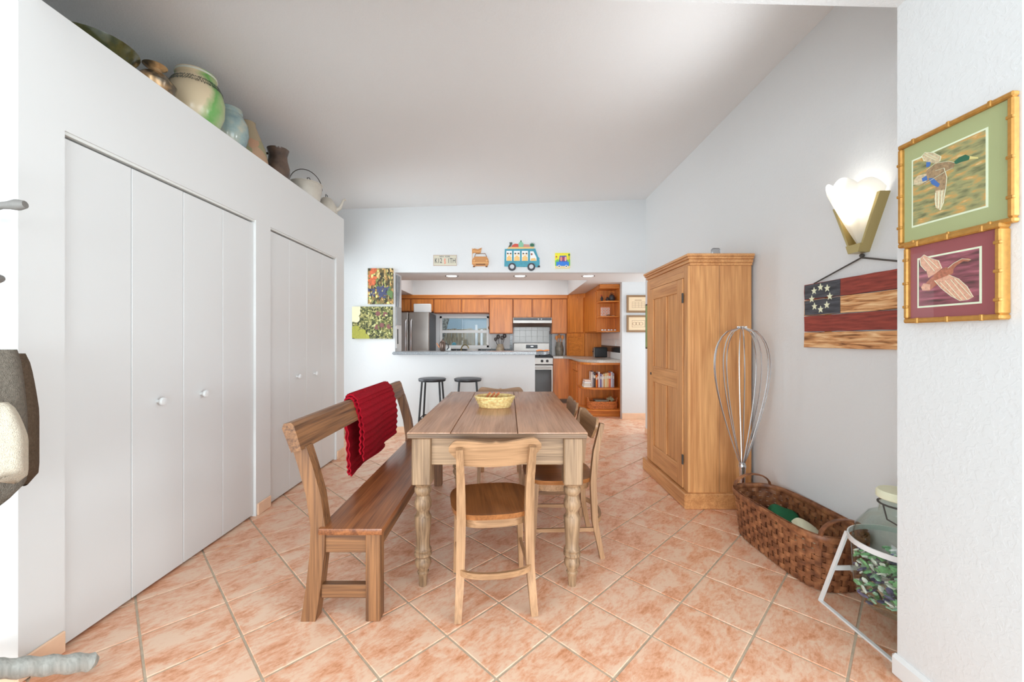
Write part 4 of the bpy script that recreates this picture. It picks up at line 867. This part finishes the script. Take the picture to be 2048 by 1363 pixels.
for r_ in range(rows):
    b = BM(); V = []; z0 = .012+r_*(BH-.03)/rows; hh = (BH-.03)/rows*.88
    for k in range(NS*4):
        o_ = .0065*math.cos(PI*k/4)*(1 if r_ % 2 else -1); V.append([b.verts.new(offp(AS[k], z/BH, z, o_)) for z in (z0, z0+hh)])
    m_ = len(V)
    for k in range(m_): b.faces.new((V[k][0], V[(k+1) % m_][0], V[(k+1) % m_][1], V[k][1]))
    bmesh.ops.recalc_face_normals(b, faces=b.faces); bmesh.ops.solidify(b, geom=list(b.faces), thickness=.002); obj('weaver', b, 'basket', t, 50)
for o_, z in ((.009, BH-.012), (-.007, BH-.012)):
    b = BM(); tube(b, [offp(AS[k], 1, z, o_) for k in range(0, NS*4, 2)], .012, 6, True, flat=(.45, 1.3)); obj('rim', b, 'basket', t)
b = BM(); prism(b, [bask_pt(a, 0, 0)[:2] for a in AS[::4]], XY(), .003, .008); obj('basket_base', b, 'basket', t, 0)
for a in (PI/2, -PI/2):
    p0 = [offp(a+da, 1, BH-.06, 0) for da in (-.55, .55)]; c_ = (p0[0]+p0[1])/2
    pts = [p0[0]]+[c_+(p0[0]-c_)*math.cos(u)+Vector((0, 0, .06+.075*math.sin(u))) for u in [PI*k/10 for k in range(11)]]+[p0[1]]
    obj('handle', tube(BM(), pts, .013, 6, flat=(1.1, .4)), 'basket', t)
def drape(name, x0, y0, w, l, z, mat, label, seed):
    b = BM(); grid(b, lambda u, v: (x0+w*(u-.5)+.08*(v-.5)*.9, y0+l*(v-.5), z+.02*math.sin(u*5+seed)+.02*math.cos(v*6+seed)-.05*(abs(u-.5)*2)**3), 14, 14, .012); return tag(obj(name, b, mat, smooth=60), label, 'cloth')
drape('folded_cloth', 1.66, 2.19, .19, .28, .185, 'cream', 'cream folded cloth lying in the splint basket', .3)
drape('green_cloth', 1.66, 2.42, .18, .2, .205, 'green', 'dark green cloth with pale stitched edge in the basket', 1.2)

# ------------------------------------------------------------------ glass jar in a white cradle stand
jx, jy, jz = 1.642, 1.70, .115
t = thing('glass_jar', 'big clear glass jar with cream lid in white stand', 'jar', (jx, jy, jz))
pr = [(.06, 0), (.12, .005), (.146, .04), (.158, .10), (.160, .24), (.146, .32), (.105, .385), (.07, .405), (.066, .43), (.066, .47)]
obj('glass_body', lathe(BM(), pr+[(r-.004, z) for r, z in reversed(pr[1:])]+[(.001, .006)], 40, (jx, jy, jz)), 'glass', t)
obj('lid', lathe(BM(), [(.072, 0), (.076, .004), (.076, .025), (.07, .034), (.001, .036)], 28, (jx, jy, jz+.462)), 'cream', t)
obj('bail_wire', tube(BM(), [(jx-.07, jy, jz+.44), (jx-.10, jy-.05, jz+.40), (jx-.06, jy-.11, jz+.37), (jx+.06, jy-.11, jz+.37), (jx+.10, jy-.05, jz+.40), (jx+.07, jy, jz+.44)], .003, 6), 'rope', t)
obj('wood_grip', tube(BM(), [(jx-.055, jy-.112, jz+.37), (jx+.055, jy-.112, jz+.37)], .011, 8), 'chair_x', t)
b = BM(); tube(b, [(jx+.069*math.cos(a), jy+.069*math.sin(a), jz+.44) for a in [k*PI/12 for k in range(24)]], .004, 6, True); obj('neck_wire', b, 'rope', t)
random.seed(5)
b = BM()
for k in range(420):
    a = random.random()*2*PI; z = .012+.20*random.random()**1.1; rm = (.11 if z < .03 else .142); r_ = rm*math.sqrt(random.random()); s = random.uniform(.012, .024)
    q = BM(); bmesh.ops.create_icosphere(q, subdivisions=1, radius=s)
    mt = Matrix.Translation((jx+r_*math.cos(a), jy+r_*math.sin(a), jz+z)) @ Matrix.Rotation(random.random()*6, 4, Vector((random.random(), random.random(), 1)).normalized()) @ Matrix.Diagonal((1, random.uniform(.5, .9), .3, 1))
    nf = len(b.faces); add_into(b, q, mt); b.faces.ensure_lookup_table(); mi = random.choice((0, 0, 1, 1, 2, 3, 4))
    for f_ in b.faces[nf:]: f_.material_index = mi
o = obj('sea_glass', b, [plain('sea_green', C(120, 170, 120), .35), plain('sea_white', C(220, 222, 206), .4), plain('sea_dark', C(70, 74, 66), .35), plain('sea_purple', C(96, 92, 128), .35), plain('sea_aqua', C(160, 196, 172), .35)], smooth=0)
tag(o, 'green, white and dark sea glass pieces filling the jar', 'sea glass', kind='stuff')
t = thing('jar_stand', 'white flat bar metal stand cradling the glass jar', 'stand', (jx, jy, 0))
b = BM(); tube(b, [(jx+.168*math.cos(a), jy+.168*math.sin(a), .385) for a in [k*PI/20 for k in range(40)]], .013, 4, True, flat=(.3, 1.2)); obj('ring', b, 'white', t, 30)
for s_ in (-1, 1):
    x = jx+s_*.155
    obj('foot_bar', B(x-.009, x+.009, jy-.165, jy+.235, 0, .009, .002), 'white', t, 0)
    obj('strut', tube(BM(), [(x, jy+.23, .005), (jx+s_*.125, jy+.115, .385)], .012, 4, flat=(.9, .6)), 'white', t, 30)
obj('strut', tube(BM(), [(jx+.155, jy-.16, .005), (jx+.125, jy-.115, .385)], .012, 4, flat=(.9, .6)), 'white', t, 30)
obj('cross_bar', B(jx-.145, jx+.145, jy+.172, jy+.18, .18, .20), 'white', t, 0)

# ------------------------------------------------------------------ flag, sconce and prints on the right
def WR(px_, py_, X): Y = X*F/(px_-1017); return Y, 1.25+(677-py_)*Y/F
t = thing('plank_flag', 'rustic plank flag sign in red, cream and navy with stars', 'wall art', (1.80, 2.07, 1.196))
fY0, fY1 = 1.67, 2.467; hz = [1.196, 1.291, 1.386, 1.482, 1.577]; xf = 1.797
fm = [ramp_noise('flag_cream', [(.32, C(104, 64, 36)), (.48, C(184, 130, 84)), (.68, C(222, 180, 136))], 5, .8, vec=(6, 1.2, 14), dist=.6), ramp_noise('flag_red', [(.3, C(104, 46, 40)), (.7, C(146, 66, 54))], 5, .8, vec=(6, 1.5, 16))]
navy = ramp_noise('flag_navy', [(.3, C(46, 46, 50)), (.7, C(80, 82, 88))], 5, .8, vec=(6, 1.5, 16))
for k in range(4):
    pts = [(fY0, hz[k]+.001), (fY0, hz[k+1]-.001)]; n = 10
    pts += [(fY0+(fY1-fY0)*j/n, hz[k+1]-.001-random.random()*.003) for j in range(1, n)]+[(fY1-random.random()*.006, hz[k+1]-.002), (fY1-random.random()*.008, (hz[k]+hz[k+1])/2), (fY1-random.random()*.006, hz[k]+.002)]+[(fY1-(fY1-fY0)*j/n, hz[k]+.001+random.random()*.003) for j in range(1, n)]
    b = BM(); prism(b, pts, YZ(xf+.0215), .0, .02); obj('plank', b, fm[k % 2], t, 0)
for k in (2, 3): b = BM(); prism(b, [(2.195, hz[k]+.004), (2.195, hz[k+1]-.004), (fY1-.009, hz[k+1]-.006), (fY1-.009, hz[k]+.006)], YZ(xf+.0015), 0, .0015); obj('canton_panel', b, navy, t, 0)
for cx, cy in ((300, 826), (350, 833), (253, 853), (369, 893), (236, 913), (347, 956), (256, 967), (301, 989)):
    y, z = WR(1560+cx/3.685, 350+cy/3.685, 1.797); b = BM(); prism(b, [(y+(.022 if k % 2 == 0 else .009)*math.sin(k*PI/5), z+(.022 if k % 2 == 0 else .009)*math.cos(k*PI/5)) for k in range(10)], YZ(xf), 0, .003); obj('star', b, 'paper', t, 0)
b = BM(); tube(b, [(1.80, 2.385, 1.575), (1.806, 2.072, 1.665), (1.80, 1.755, 1.575)], .0045, 6); obj('rope', b, 'rope', t)
b = BM(); sphere(b, (1.808, 2.072, 1.675), .011, n=10); obj('hook', b, 'rope', t)
# back battens hold the planks off the wall
obj('batten', B(1.8185, 1.8199, 2.28, 2.33, 1.21, 1.56), fm[0], t, 0)
sY = 2.07; SZ0, SZ1 = 1.70, 1.975
t = thing('wall_sconce', 'frosted fan shaped glass wall sconce with brass backplate', 'sconce', (XR, sY, SZ0))
b = BM(); prism(b, [(sY+.02, SZ0-.01), (sY-.02, SZ0-.01), (sY-.125, SZ1-.02), (sY+.125, SZ1-.02)], YZ(XR-.0005), 0, .012); obj('backplate', b, 'brass', t, 0)
for s in (-1, 1):
    b = BM(); prism(b, [(sY+s*.02, SZ0-.01), (sY+s*.03, SZ0-.01), (sY+s*.142, SZ1-.02), (sY+s*.125, SZ1-.02)], YZ(XR-.0005), 0, .05); obj('side_channel', b, 'brass', t, 0)
b = BM(); prism(b, [(sY-.03, SZ0-.012), (sY+.03, SZ0-.012), (sY+.045, SZ0+.03), (sY-.045, SZ0+.03)], YZ(XR-.0005), 0, .06); obj('bottom_cap', b, 'brass', t, 0)
m, tt, bb = newmat('frosted_glass'); bb.inputs['Base Color'].default_value = (.95, .95, .93, 1); bb.inputs['Roughness'].default_value = .3
tl = N(tt, 'ShaderNodeBsdfTranslucent'); tl.inputs[0].default_value = (.97, .96, .93, 1); ad = N(tt, 'ShaderNodeMixShader'); ad.inputs[0].default_value = .6
tt.links.new(bb.outputs[0], ad.inputs[1]); tt.links.new(tl.outputs[0], ad.inputs[2]); tt.links.new(ad.outputs[0], tt.nodes['Material Output'].inputs[0])
def shell(u, v):
    a = PI*u; h = v; sc = .02+.98*v**.9; scal = 1+.03*abs(math.sin(a*4))*v
    return (XR-.012-.15*math.sin(a)*sc*scal, sY+.135*math.cos(a)*sc, SZ0+.005+(SZ1-SZ0+.03*abs(math.sin(a*4))+.045*math.sin(a))*v)
b = BM(); grid(b, shell, 48, 14, .004); obj('glass_shade', b, m, t, 60)
b = BM(); sphere(b, (XR-.07, sY, SZ0+.17), .026, 1, 1, 1.3); obj('bulb', b, emit('bulb_glow', (1, .93, .82, 1), 2), t)
l = bpy.data.lights.new('sconce_light', 'POINT'); l.energy = .5; l.shadow_soft_size = .03; l.color = (1, .95, .88); lo = bpy.data.objects.new('sconce_light', l); COL.objects.link(lo); lo.location = (XR-.075, sY, SZ0+.235)
l = bpy.data.lights.new('ceiling_fill_spot', 'SPOT'); l.energy = 30; l.shadow_soft_size = .12; l.spot_size = 2.25; l.spot_blend = .9; l.color = (.93, .97, 1); lo = bpy.data.objects.new('ceiling_fill_spot', l); COL.objects.link(lo); lo.location = (XR-.14, sY, SZ0+.36)  # extra spot added above the shade to brighten the ceiling, not the sconce bulb
lo.rotation_euler = Vector((-3.4, .9, 1.25)).to_track_quat('-Z', 'Y').to_euler()
# bird prints on the pillar wall
XP = 1.44
def PW(cx, cy, X=1.425): 
    p, q = 1740+cx/2.62, 160+cy/2.62; Y = X*F/(p-1017); return Y, 1.25+(677-q)*Y/F
def framed(name, label, y0, y1, z0, z1, d, matb, img, polys, lines, back):
    t = thing(name, label, 'picture', (XP, (y0+y1)/2, z0)); w = .016; X = XP-.0005
    obj('backing', B(X-d+.012, X, y0+w*.6, y1-w*.6, z0+w*.6, z1-w*.6), matb, t, 0)
    for (a, b_, c, e, ax) in ((y0, y1, z1-w, z1, 'y'), (y0, y1, z0, z0+w, 'y'), (y0, y0+w, z0+w, z1-w, 'z'), (y1-w, y1, z0+w, z1-w, 'z')):
        fb = obj('frame_bar', B(X-d, X, a, b_, c, e, .004), 'gold', t, 0)
        n = 3; L = (b_-a) if ax == 'y' else (e-c)
        for k in range(n):
            p = (k+.5)/n
            bb_ = BM()
            if ax == 'y': box(bb_, X-d-.002, X-d+.008, a+L*p-.005, a+L*p+.005, c-.0015, e+.0015, .002)
            else: box(bb_, X-d-.002, X-d+.008, a-.0015, b_+.0015, c+L*p-.005, c+L*p+.005, .002)
            obj('bamboo_node', bb_, 'gold', fb, 0)
    iy0, iy1, iz0, iz1 = img; xs_ = X-d+.012
    obj('inner_mat', B(xs_-.001, xs_, iy0-.006, iy1+.006, iz0-.006, iz1+.006), 'paper', t, 0); obj('print', B(xs_-.002, xs_-.001, iy0, iy1, iz0, iz1), back, t, 0)
    fn = lambda u, v, dd: (xs_-.002-dd, u, v)
    for i, (pts, mm) in enumerate(polys): b = BM(); prism(b, [PW(*p, X=xs_) for p in pts], fn, 0, .0006+.00015*i); obj('bird_print', b, mm, t, 0)
    b = BM()
    for ln in lines: tube(b, [(xs_-.0045,)+PW(*p, X=xs_) for p in ln], .0007, 4)
    obj('feather_lines', b, 'paper', t, 0)
    obj('glazing', B(X-d+.004, X-d+.0055, y0+w, y1-w, z0+w, z1-w), 'pane', t, 0)
bw = plain('duck_brown', C(150, 120, 88), .7, var=.3, vscale=120); bg = plain('duck_green', C(44, 92, 66), .6); bl = plain('duck_blue', C(70, 104, 160), .6); bt = plain('duck_tail', C(196, 172, 138), .7, var=.2, vscale=120); by = plain('duck_bill', C(206, 186, 120), .6)
bk1 = ramp_noise('marsh_print', [(.3, C(92, 92, 62)), (.5, C(150, 142, 96)), (.62, C(190, 140, 76)), (.75, C(206, 196, 150))], 9, .7, vec=(1, 2, 7), detail=6)
duck = [([(305, 470), (350, 435), (420, 425), (450, 432), (440, 460), (400, 480), (350, 510), (290, 545), (262, 530)], bw), ([(255, 500), (300, 490), (300, 530), (260, 552), (232, 548), (234, 525)], bt), ([(275, 515), (300, 500), (306, 524), (280, 532)], bl), ([(440, 432), (470, 405), (505, 390), (530, 402), (520, 418), (480, 430), (455, 440)], bg), ([(528, 398), (570, 404), (572, 411), (526, 415)], by), ([(372, 425), (378, 400), (340, 380), (295, 378), (278, 398), (290, 425), (325, 432), (350, 438)], bt), ([(300, 430), (322, 428), (316, 452), (300, 458)], bl), ([(350, 475), (395, 460), (410, 510), (404, 565), (392, 640), (372, 680), (350, 668), (342, 620), (348, 560), (330, 530)], bw), ([(312, 515), (335, 512), (372, 545), (362, 562), (330, 545)], bl), ([(350, 580), (400, 572), (392, 640), (374, 682), (350, 668), (343, 625)], bt)]
dl = [[(372, 425), (378, 400), (340, 380), (295, 378), (278, 398), (290, 425)], [(350, 475), (395, 460), (410, 510), (404, 565), (392, 640), (372, 680)], [(305, 470), (350, 435), (420, 425), (450, 432)], [(350, 590), (352, 660)], [(368, 585), (365, 672)], [(385, 580), (378, 670)], [(290, 390), (350, 420)], [(300, 382), (360, 410)], [(440, 460), (400, 480), (350, 510), (290, 545)], [(232, 548), (300, 530)]]
i0 = PW(597, 240, 1.425); i1 = PW(222, 400, 1.425)
framed('mallard_print', 'framed flying mallard print with green mat and gilt bamboo frame', 1.138, 1.478, 1.578, 1.950, .022, 'matgreen', (PW(600, 600)[0], PW(222, 600)[0], 1.648, 1.875), duck, dl, bk1)
go = plain('goose_rust', C(166, 100, 76), .7, var=.25, vscale=120); gl2 = plain('goose_light', C(206, 150, 124), .7, var=.2, vscale=120)
bk2 = ramp_noise('plum_print', [(.35, C(84, 52, 50)), (.5, C(128, 70, 76)), (.68, C(170, 98, 106))], 8, .7, vec=(1, 1.5, 9), detail=6)
goose = [([(300, 1060), (350, 1010), (400, 980), (440, 985), (440, 1010), (400, 1040), (350, 1075), (310, 1105), (280, 1095)], go), ([(415, 985), (445, 960), (490, 935), (520, 932), (536, 941), (518, 950), (495, 948), (455, 972), (430, 1005)], go), ([(383, 985), (365, 945), (320, 932), (290, 915), (268, 935), (272, 970), (300, 1000), (310, 1035), (345, 1015)], gl2), ([(345, 1050), (420, 1020), (470, 1040), (515, 1080), (548, 1135), (520, 1150), (480, 1156), (430, 1130), (380, 1090)], gl2), ([(285, 1065), (320, 1070), (318, 1100), (280, 1102), (272, 1085)], gl2)]
gln = [[(383, 985), (365, 945), (320, 932), (290, 915), (268, 935), (272, 970), (300, 1000)], [(345, 1050), (380, 1090), (430, 1130), (480, 1156), (520, 1150), (548, 1135), (515, 1080), (470, 1040), (420, 1020)], [(400, 1050), (490, 1152)], [(430, 1045), (515, 1148)], [(450, 1040), (540, 1135)], [(285, 930), (345, 1000)], [(310, 935), (365, 985)], [(415, 985), (445, 960), (490, 935), (536, 941)], [(375, 1060), (455, 1140)]]
framed('goose_print', 'framed flying goose print with maroon mat, overlapping the mallard', 1.158, 1.444, 1.305, 1.585, .034, 'matred', (PW(570, 1000, 1.415)[0], PW(255, 1000, 1.415)[0], 1.362, 1.522), goose, gln, bk2)
# green edge-on picture beyond the armoire
t = thing('green_picture', 'green picture hung on the right wall behind the armoire', 'picture', (XR, 5.15, 1.12))
obj('frame', B(XR-.03, XR-.001, 5.0, 5.30, 1.12, 1.70, .003), 'rope', t, 0); obj('print', B(XR-.032, XR-.0301, 5.02, 5.28, 1.14, 1.68), plain('green_print', C(120, 140, 96), .6, var=.2), t, 0)

# ------------------------------------------------------------------ pots on the closet ledge
L0 = ZL+.001
def pot(name, label, cat, prof, x, y, mat, n=32, sx=1, sy=1): return tag(obj(name, lathe(BM(), prof, n, (x, y, L0), sx, sy), mat), label, cat, 'pottery on the closet ledge')
mg = ramp_noise('olive_glaze', [(.35, C(34, 36, 22)), (.5, C(74, 72, 40)), (.65, C(48, 54, 34))], 12, .15)
pot('glazed_bowl', 'wide dark olive glazed bowl on the ledge', 'bowl', [(.07, 0), (.08, .01), (.13, .055), (.155, .095), (.158, .102), (.15, .102), (.125, .055), (.06, .02), (.001, .018)], -1.965, 1.93, mg)
pot('bronze_vase', 'small bronze and tan vase with flared lip', 'vase', [(.05, 0), (.085, .05), (.095, .09), (.06, .135), (.028, .155), (.03, .168), (.055, .188), (.052, .19), (.02, .165), (.001, .16)], -1.92, 2.2, ramp_noise('bronze', [(.4, C(84, 72, 56)), (.6, C(176, 140, 98))], 14, .25, metal=.3))
# big pot, cream with green run
m, tt, bb = newmat('cream_green_glaze'); bb.inputs['Roughness'].default_value = .25
tc = N(tt, 'ShaderNodeTexCoord'); sp = N(tt, 'ShaderNodeSeparateXYZ'); nz = N(tt, 'ShaderNodeTexNoise'); nz.inputs['Scale'].default_value = 7; nz.inputs['Detail'].default_value = 4
tt.links.new(tc.outputs['Object'], sp.inputs[0]); tt.links.new(tc.outputs['Object'], nz.inputs['Vector'])
a1 = N(tt, 'ShaderNodeMath', operation='MULTIPLY_ADD'); a1.inputs[1].default_value = .16; tt.links.new(nz.outputs['Fac'], a1.inputs[0]); tt.links.new(sp.outputs['Y'], a1.inputs[2])
rr = N(tt, 'ShaderNodeValToRGB'); e = rr.color_ramp.elements; e[0].position = .0; e[0].color = C(196, 178, 148); e[1].position = .05; e[1].color = C(96, 148, 80); e2 = rr.color_ramp.elements.new(.17); e2.color = C(186, 180, 146)
tt.links.new(a1.outputs[0], rr.inputs[0]); tt.links.new(rr.outputs[0], bb.inputs['Base Color'])
pp = [(.09, 0), (.12, .04), (.145, .11), (.148, .19), (.13, .26), (.105, .30), (.098, .315), (.108, .325), (.106, .34), (.092, .34), (.09, .31), (.001, .25)]
bp_ = pot('stoneware_pot', 'big cream stoneware pot with green glaze run', 'pot', pp, -1.935, 2.51, m)
o = obj('rim_band', lathe(BM(), [(.099, .318), (.110, .326), (.108, .334), (.099, .334)], 32, (-1.935, 2.51, L0)), plain('band_glaze', C(196, 196, 184), .3), bp_)
b = BM()
random.seed(11)
for ph in (0, .09, .18):
    for q in range(2):
        pts = []
        for k in range(41):
            a = -2.9+k*.11; up = (k+q) % 2; rad, z = ((.1195, .280) if up else (.1385, .243)); a += ph+random.uniform(-.03, .03)
            pts.append((-1.935+rad*math.cos(a), 2.51+rad*math.sin(a), L0+z+random.uniform(-.004, .002)))
        tube(b, pts, .0011, 4)
obj('crackle_lines', b, plain('crackle', C(90, 92, 84), .5), bp_, 0)
pot('blue_pot', 'rounded blue grey glazed pot with tan rim', 'pot', [(.07, 0), (.10, .05), (.118, .12), (.112, .19), (.085, .24), (.075, .255), (.082, .265), (.08, .285), (.068, .285), (.07, .25), (.001, .2)], -1.925, 2.79, ramp_noise('blue_glaze', [(.3, C(92, 116, 122)), (.5, C(132, 148, 146)), (.7, C(178, 166, 140))], 7, .18))
pot('tall_vase', 'olive tapering vase behind the blue pot', 'vase', [(.14, 0), (.138, .04), (.12, .14), (.085, .23), (.05, .32), (.052, .34), (.04, .34), (.001, .28)], -1.97, 3.06, ramp_noise('olive_facets', [(.35, C(130, 126, 96)), (.55, C(150, 132, 108)), (.7, C(172, 116, 88))], 9, .5, 'col'))
o = pot('brown_jug', 'dark brown glazed jug with pinched lip', 'jug', [(.075, 0), (.088, .05), (.088, .11), (.072, .17), (.068, .21), (.082, .26), (.078, .26), (.06, .2), (.001, .15)], -1.895, 3.33, ramp_noise('brown_glaze', [(.3, C(52, 42, 36)), (.7, C(98, 78, 66))], 7, .15))
obj('handle', tube(BM(), [(-1.96, 3.33, L0+.235), (-2.01, 3.33, L0+.23), (-2.02, 3.33, L0+.16), (-1.98, 3.33, L0+.09)], .011, 8), plain('brown_handle', C(64, 50, 42), .2), o)
ex, ey = -1.925, 3.85
t = thing('enamel_pot', 'cream enamel pot with wire bail and lid handle', 'pot', (ex, ey, L0), group='pottery on the closet ledge')
obj('pot_body', lathe(BM(), [(.09, 0), (.12, .02), (.138, .10), (.14, .165), (.146, .17), (.146, .176), (.10, .19), (.001, .198)], 32, (ex, ey, L0)), 'enamel', t)
obj('bail_handle', tube(BM(), [(ex-.105*math.cos(a), ey-.105*math.cos(a), L0+.15+.165*math.sin(a)) for a in [PI*k/18 for k in range(19)]], .004, 6), 'rope', t)
obj('lid_handle', tube(BM(), [(ex+.03, ey-.035, L0+.19), (ex+.03, ey-.035, L0+.225), (ex+.03, ey, L0+.238), (ex+.03, ey+.035, L0+.225), (ex+.03, ey+.035, L0+.19)], .004, 6), 'rope', t)
kx, ky = -1.895, 4.22
t = thing('enamel_kettle', 'cream enamel kettle with curved spout at the ledge end', 'kettle', (kx, ky, L0), group='pottery on the closet ledge')
obj('kettle_body', lathe(BM(), [(.09, 0), (.105, .02), (.10, .08), (.07, .14), (.055, .155), (.05, .165), (.02, .18), (.001, .182)], 28, (kx, ky, L0)), 'enamel', t)
obj('spout', tube(BM(), [(kx+.085, ky+.02, L0+.05), (kx+.13, ky+.02, L0+.075), (kx+.15, ky+.02, L0+.12), (kx+.165, ky+.02, L0+.155), (kx+.19, ky+.02, L0+.165)], [.022, .017, .013, .011, .012], 10), 'enamel', t)
obj('lid_handle', tube(BM(), [(kx, ky-.02, L0+.175), (kx, ky-.02, L0+.205), (kx, ky+.02, L0+.205), (kx, ky+.02, L0+.175)], .004, 6), 'rope', t)
obj('handle', tube(BM(), [(kx-.03, ky-.07, L0+.13), (kx-.03, ky-.12, L0+.15), (kx-.03, ky-.13, L0+.10), (kx-.03, ky-.10, L0+.05)], .006, 6), 'rope', t)

# ------------------------------------------------------------------ coat tree at the left edge
cx, cy = -1.73, 1.26
t = thing('coat_tree', 'whitewashed turned wood coat tree by the closet', 'coat rack', (cx, cy, 0))
mwz = wood('whitewashed_wood', C(170, 170, 164), C(128, 128, 122), 'z', .6, 16, 50); mgy = plain('grey_wood', C(112, 108, 104), .6, var=.12, vscale=30)
obj('pole', lathe(BM(), [(.03, .12), (.04, .16), (.03, .22), (.022, .3), (.026, .6), (.034, .9), (.026, .95), (.03, 1.0), (.022, 1.1), (.022, 1.75), (.035, 1.80), (.03, 1.85), (.001, 1.87)], 18, (cx, cy, 0)), mwz, t)
def turned(p0, p1, r, n=22, beads=5):
    p0, p1 = Vector(p0), Vector(p1); pts = [p0.lerp(p1, k/n) for k in range(n+1)]; return tube(BM(), pts, [r*(1+.10*math.cos(2*PI*beads*k/n))*(1 if k < n else .55) for k in range(n+1)], 12)
for ang in (58, 178, 298, -62+0 if False else -10):
    a = math.radians(ang); e_ = (cx+.32*math.cos(a), cy+.32*math.sin(a), .03)
    obj('foot', turned((cx+.02*math.cos(a), cy+.02*math.sin(a), .2), e_, .03), mwz, t)
for ang, z, ln in ((12, 1.66, .165), (132, 1.66, .19), (252, 1.66, .19), (105, 1.44, .14), (195, 1.44, .14), (-5, 1.20, .13)):
    a = math.radians(ang); obj('peg', tube(BM(), [(cx+(.02+ln*k/8)*math.cos(a), cy+(.02+ln*k/8)*math.sin(a), z+.02*k/8) for k in range(9)], [.013, .013, .011, .012, .016, .011, .013, .018, .012], 10), mgy, t)
wool = plain('grey_brown_wool', C(112, 104, 94), .95, spec=.1, bump=.8, bscale=350, var=.2, vscale=120); woolb = plain('beige_wool', C(196, 184, 166), .95, spec=.1, bump=.8, bscale=350, var=.08, vscale=120); woold = plain('dark_brown_wool', C(92, 76, 62), .95, spec=.1, bump=.8, bscale=350, var=.2, vscale=120)
t = thing('wool_coat', 'grey brown wool coat hanging on the coat tree', 'coat', (-1.61, 1.29, .72))
def coatfn(c, hx, hy, z0, z1, fold, seed, top=.5):
    b = BM(); n = 40; prof = []
    rings = []
    for j in range(15):
        v = j/14; z = z1+(z0-z1)*v; s = top+(1-top)*min(1, v*2.2)**.6
        if v > .9: s *= 1-.35*((v-.9)/.1)**2
        rings.append([b.verts.new((c[0]+hx*s*math.cos(a)*(1+fold*math.sin(5*a+seed)), c[1]+hy*s*math.sin(a)*(1+fold*math.sin(7*a+seed)), z+.02*math.sin(a*2+seed)*v)) for a in [2*PI*k/n for k in range(n)]])
    for A, B_ in zip(rings, rings[1:]):
        for k in range(n): b.faces.new((A[k], A[(k+1) % n], B_[(k+1) % n], B_[k]))
    b.faces.new(rings[0]); b.faces.new(rings[-1]); return b
obj('coat_body', coatfn((-1.635, 1.275), .085, .075, .735, 1.215, .05, .3, .72), wool, t, 70)
obj('coat_back', coatfn((-1.668, 1.35), .078, .06, .765, 1.20, .04, 1.7, .55), woold, t, 70, label='darker brown rear panel')
obj('sleeve', coatfn((-1.515, 1.20), .07, .05, .83, 1.06, .05, 2.2, .35), woolb, t, 70, label='beige turned-back sleeve')
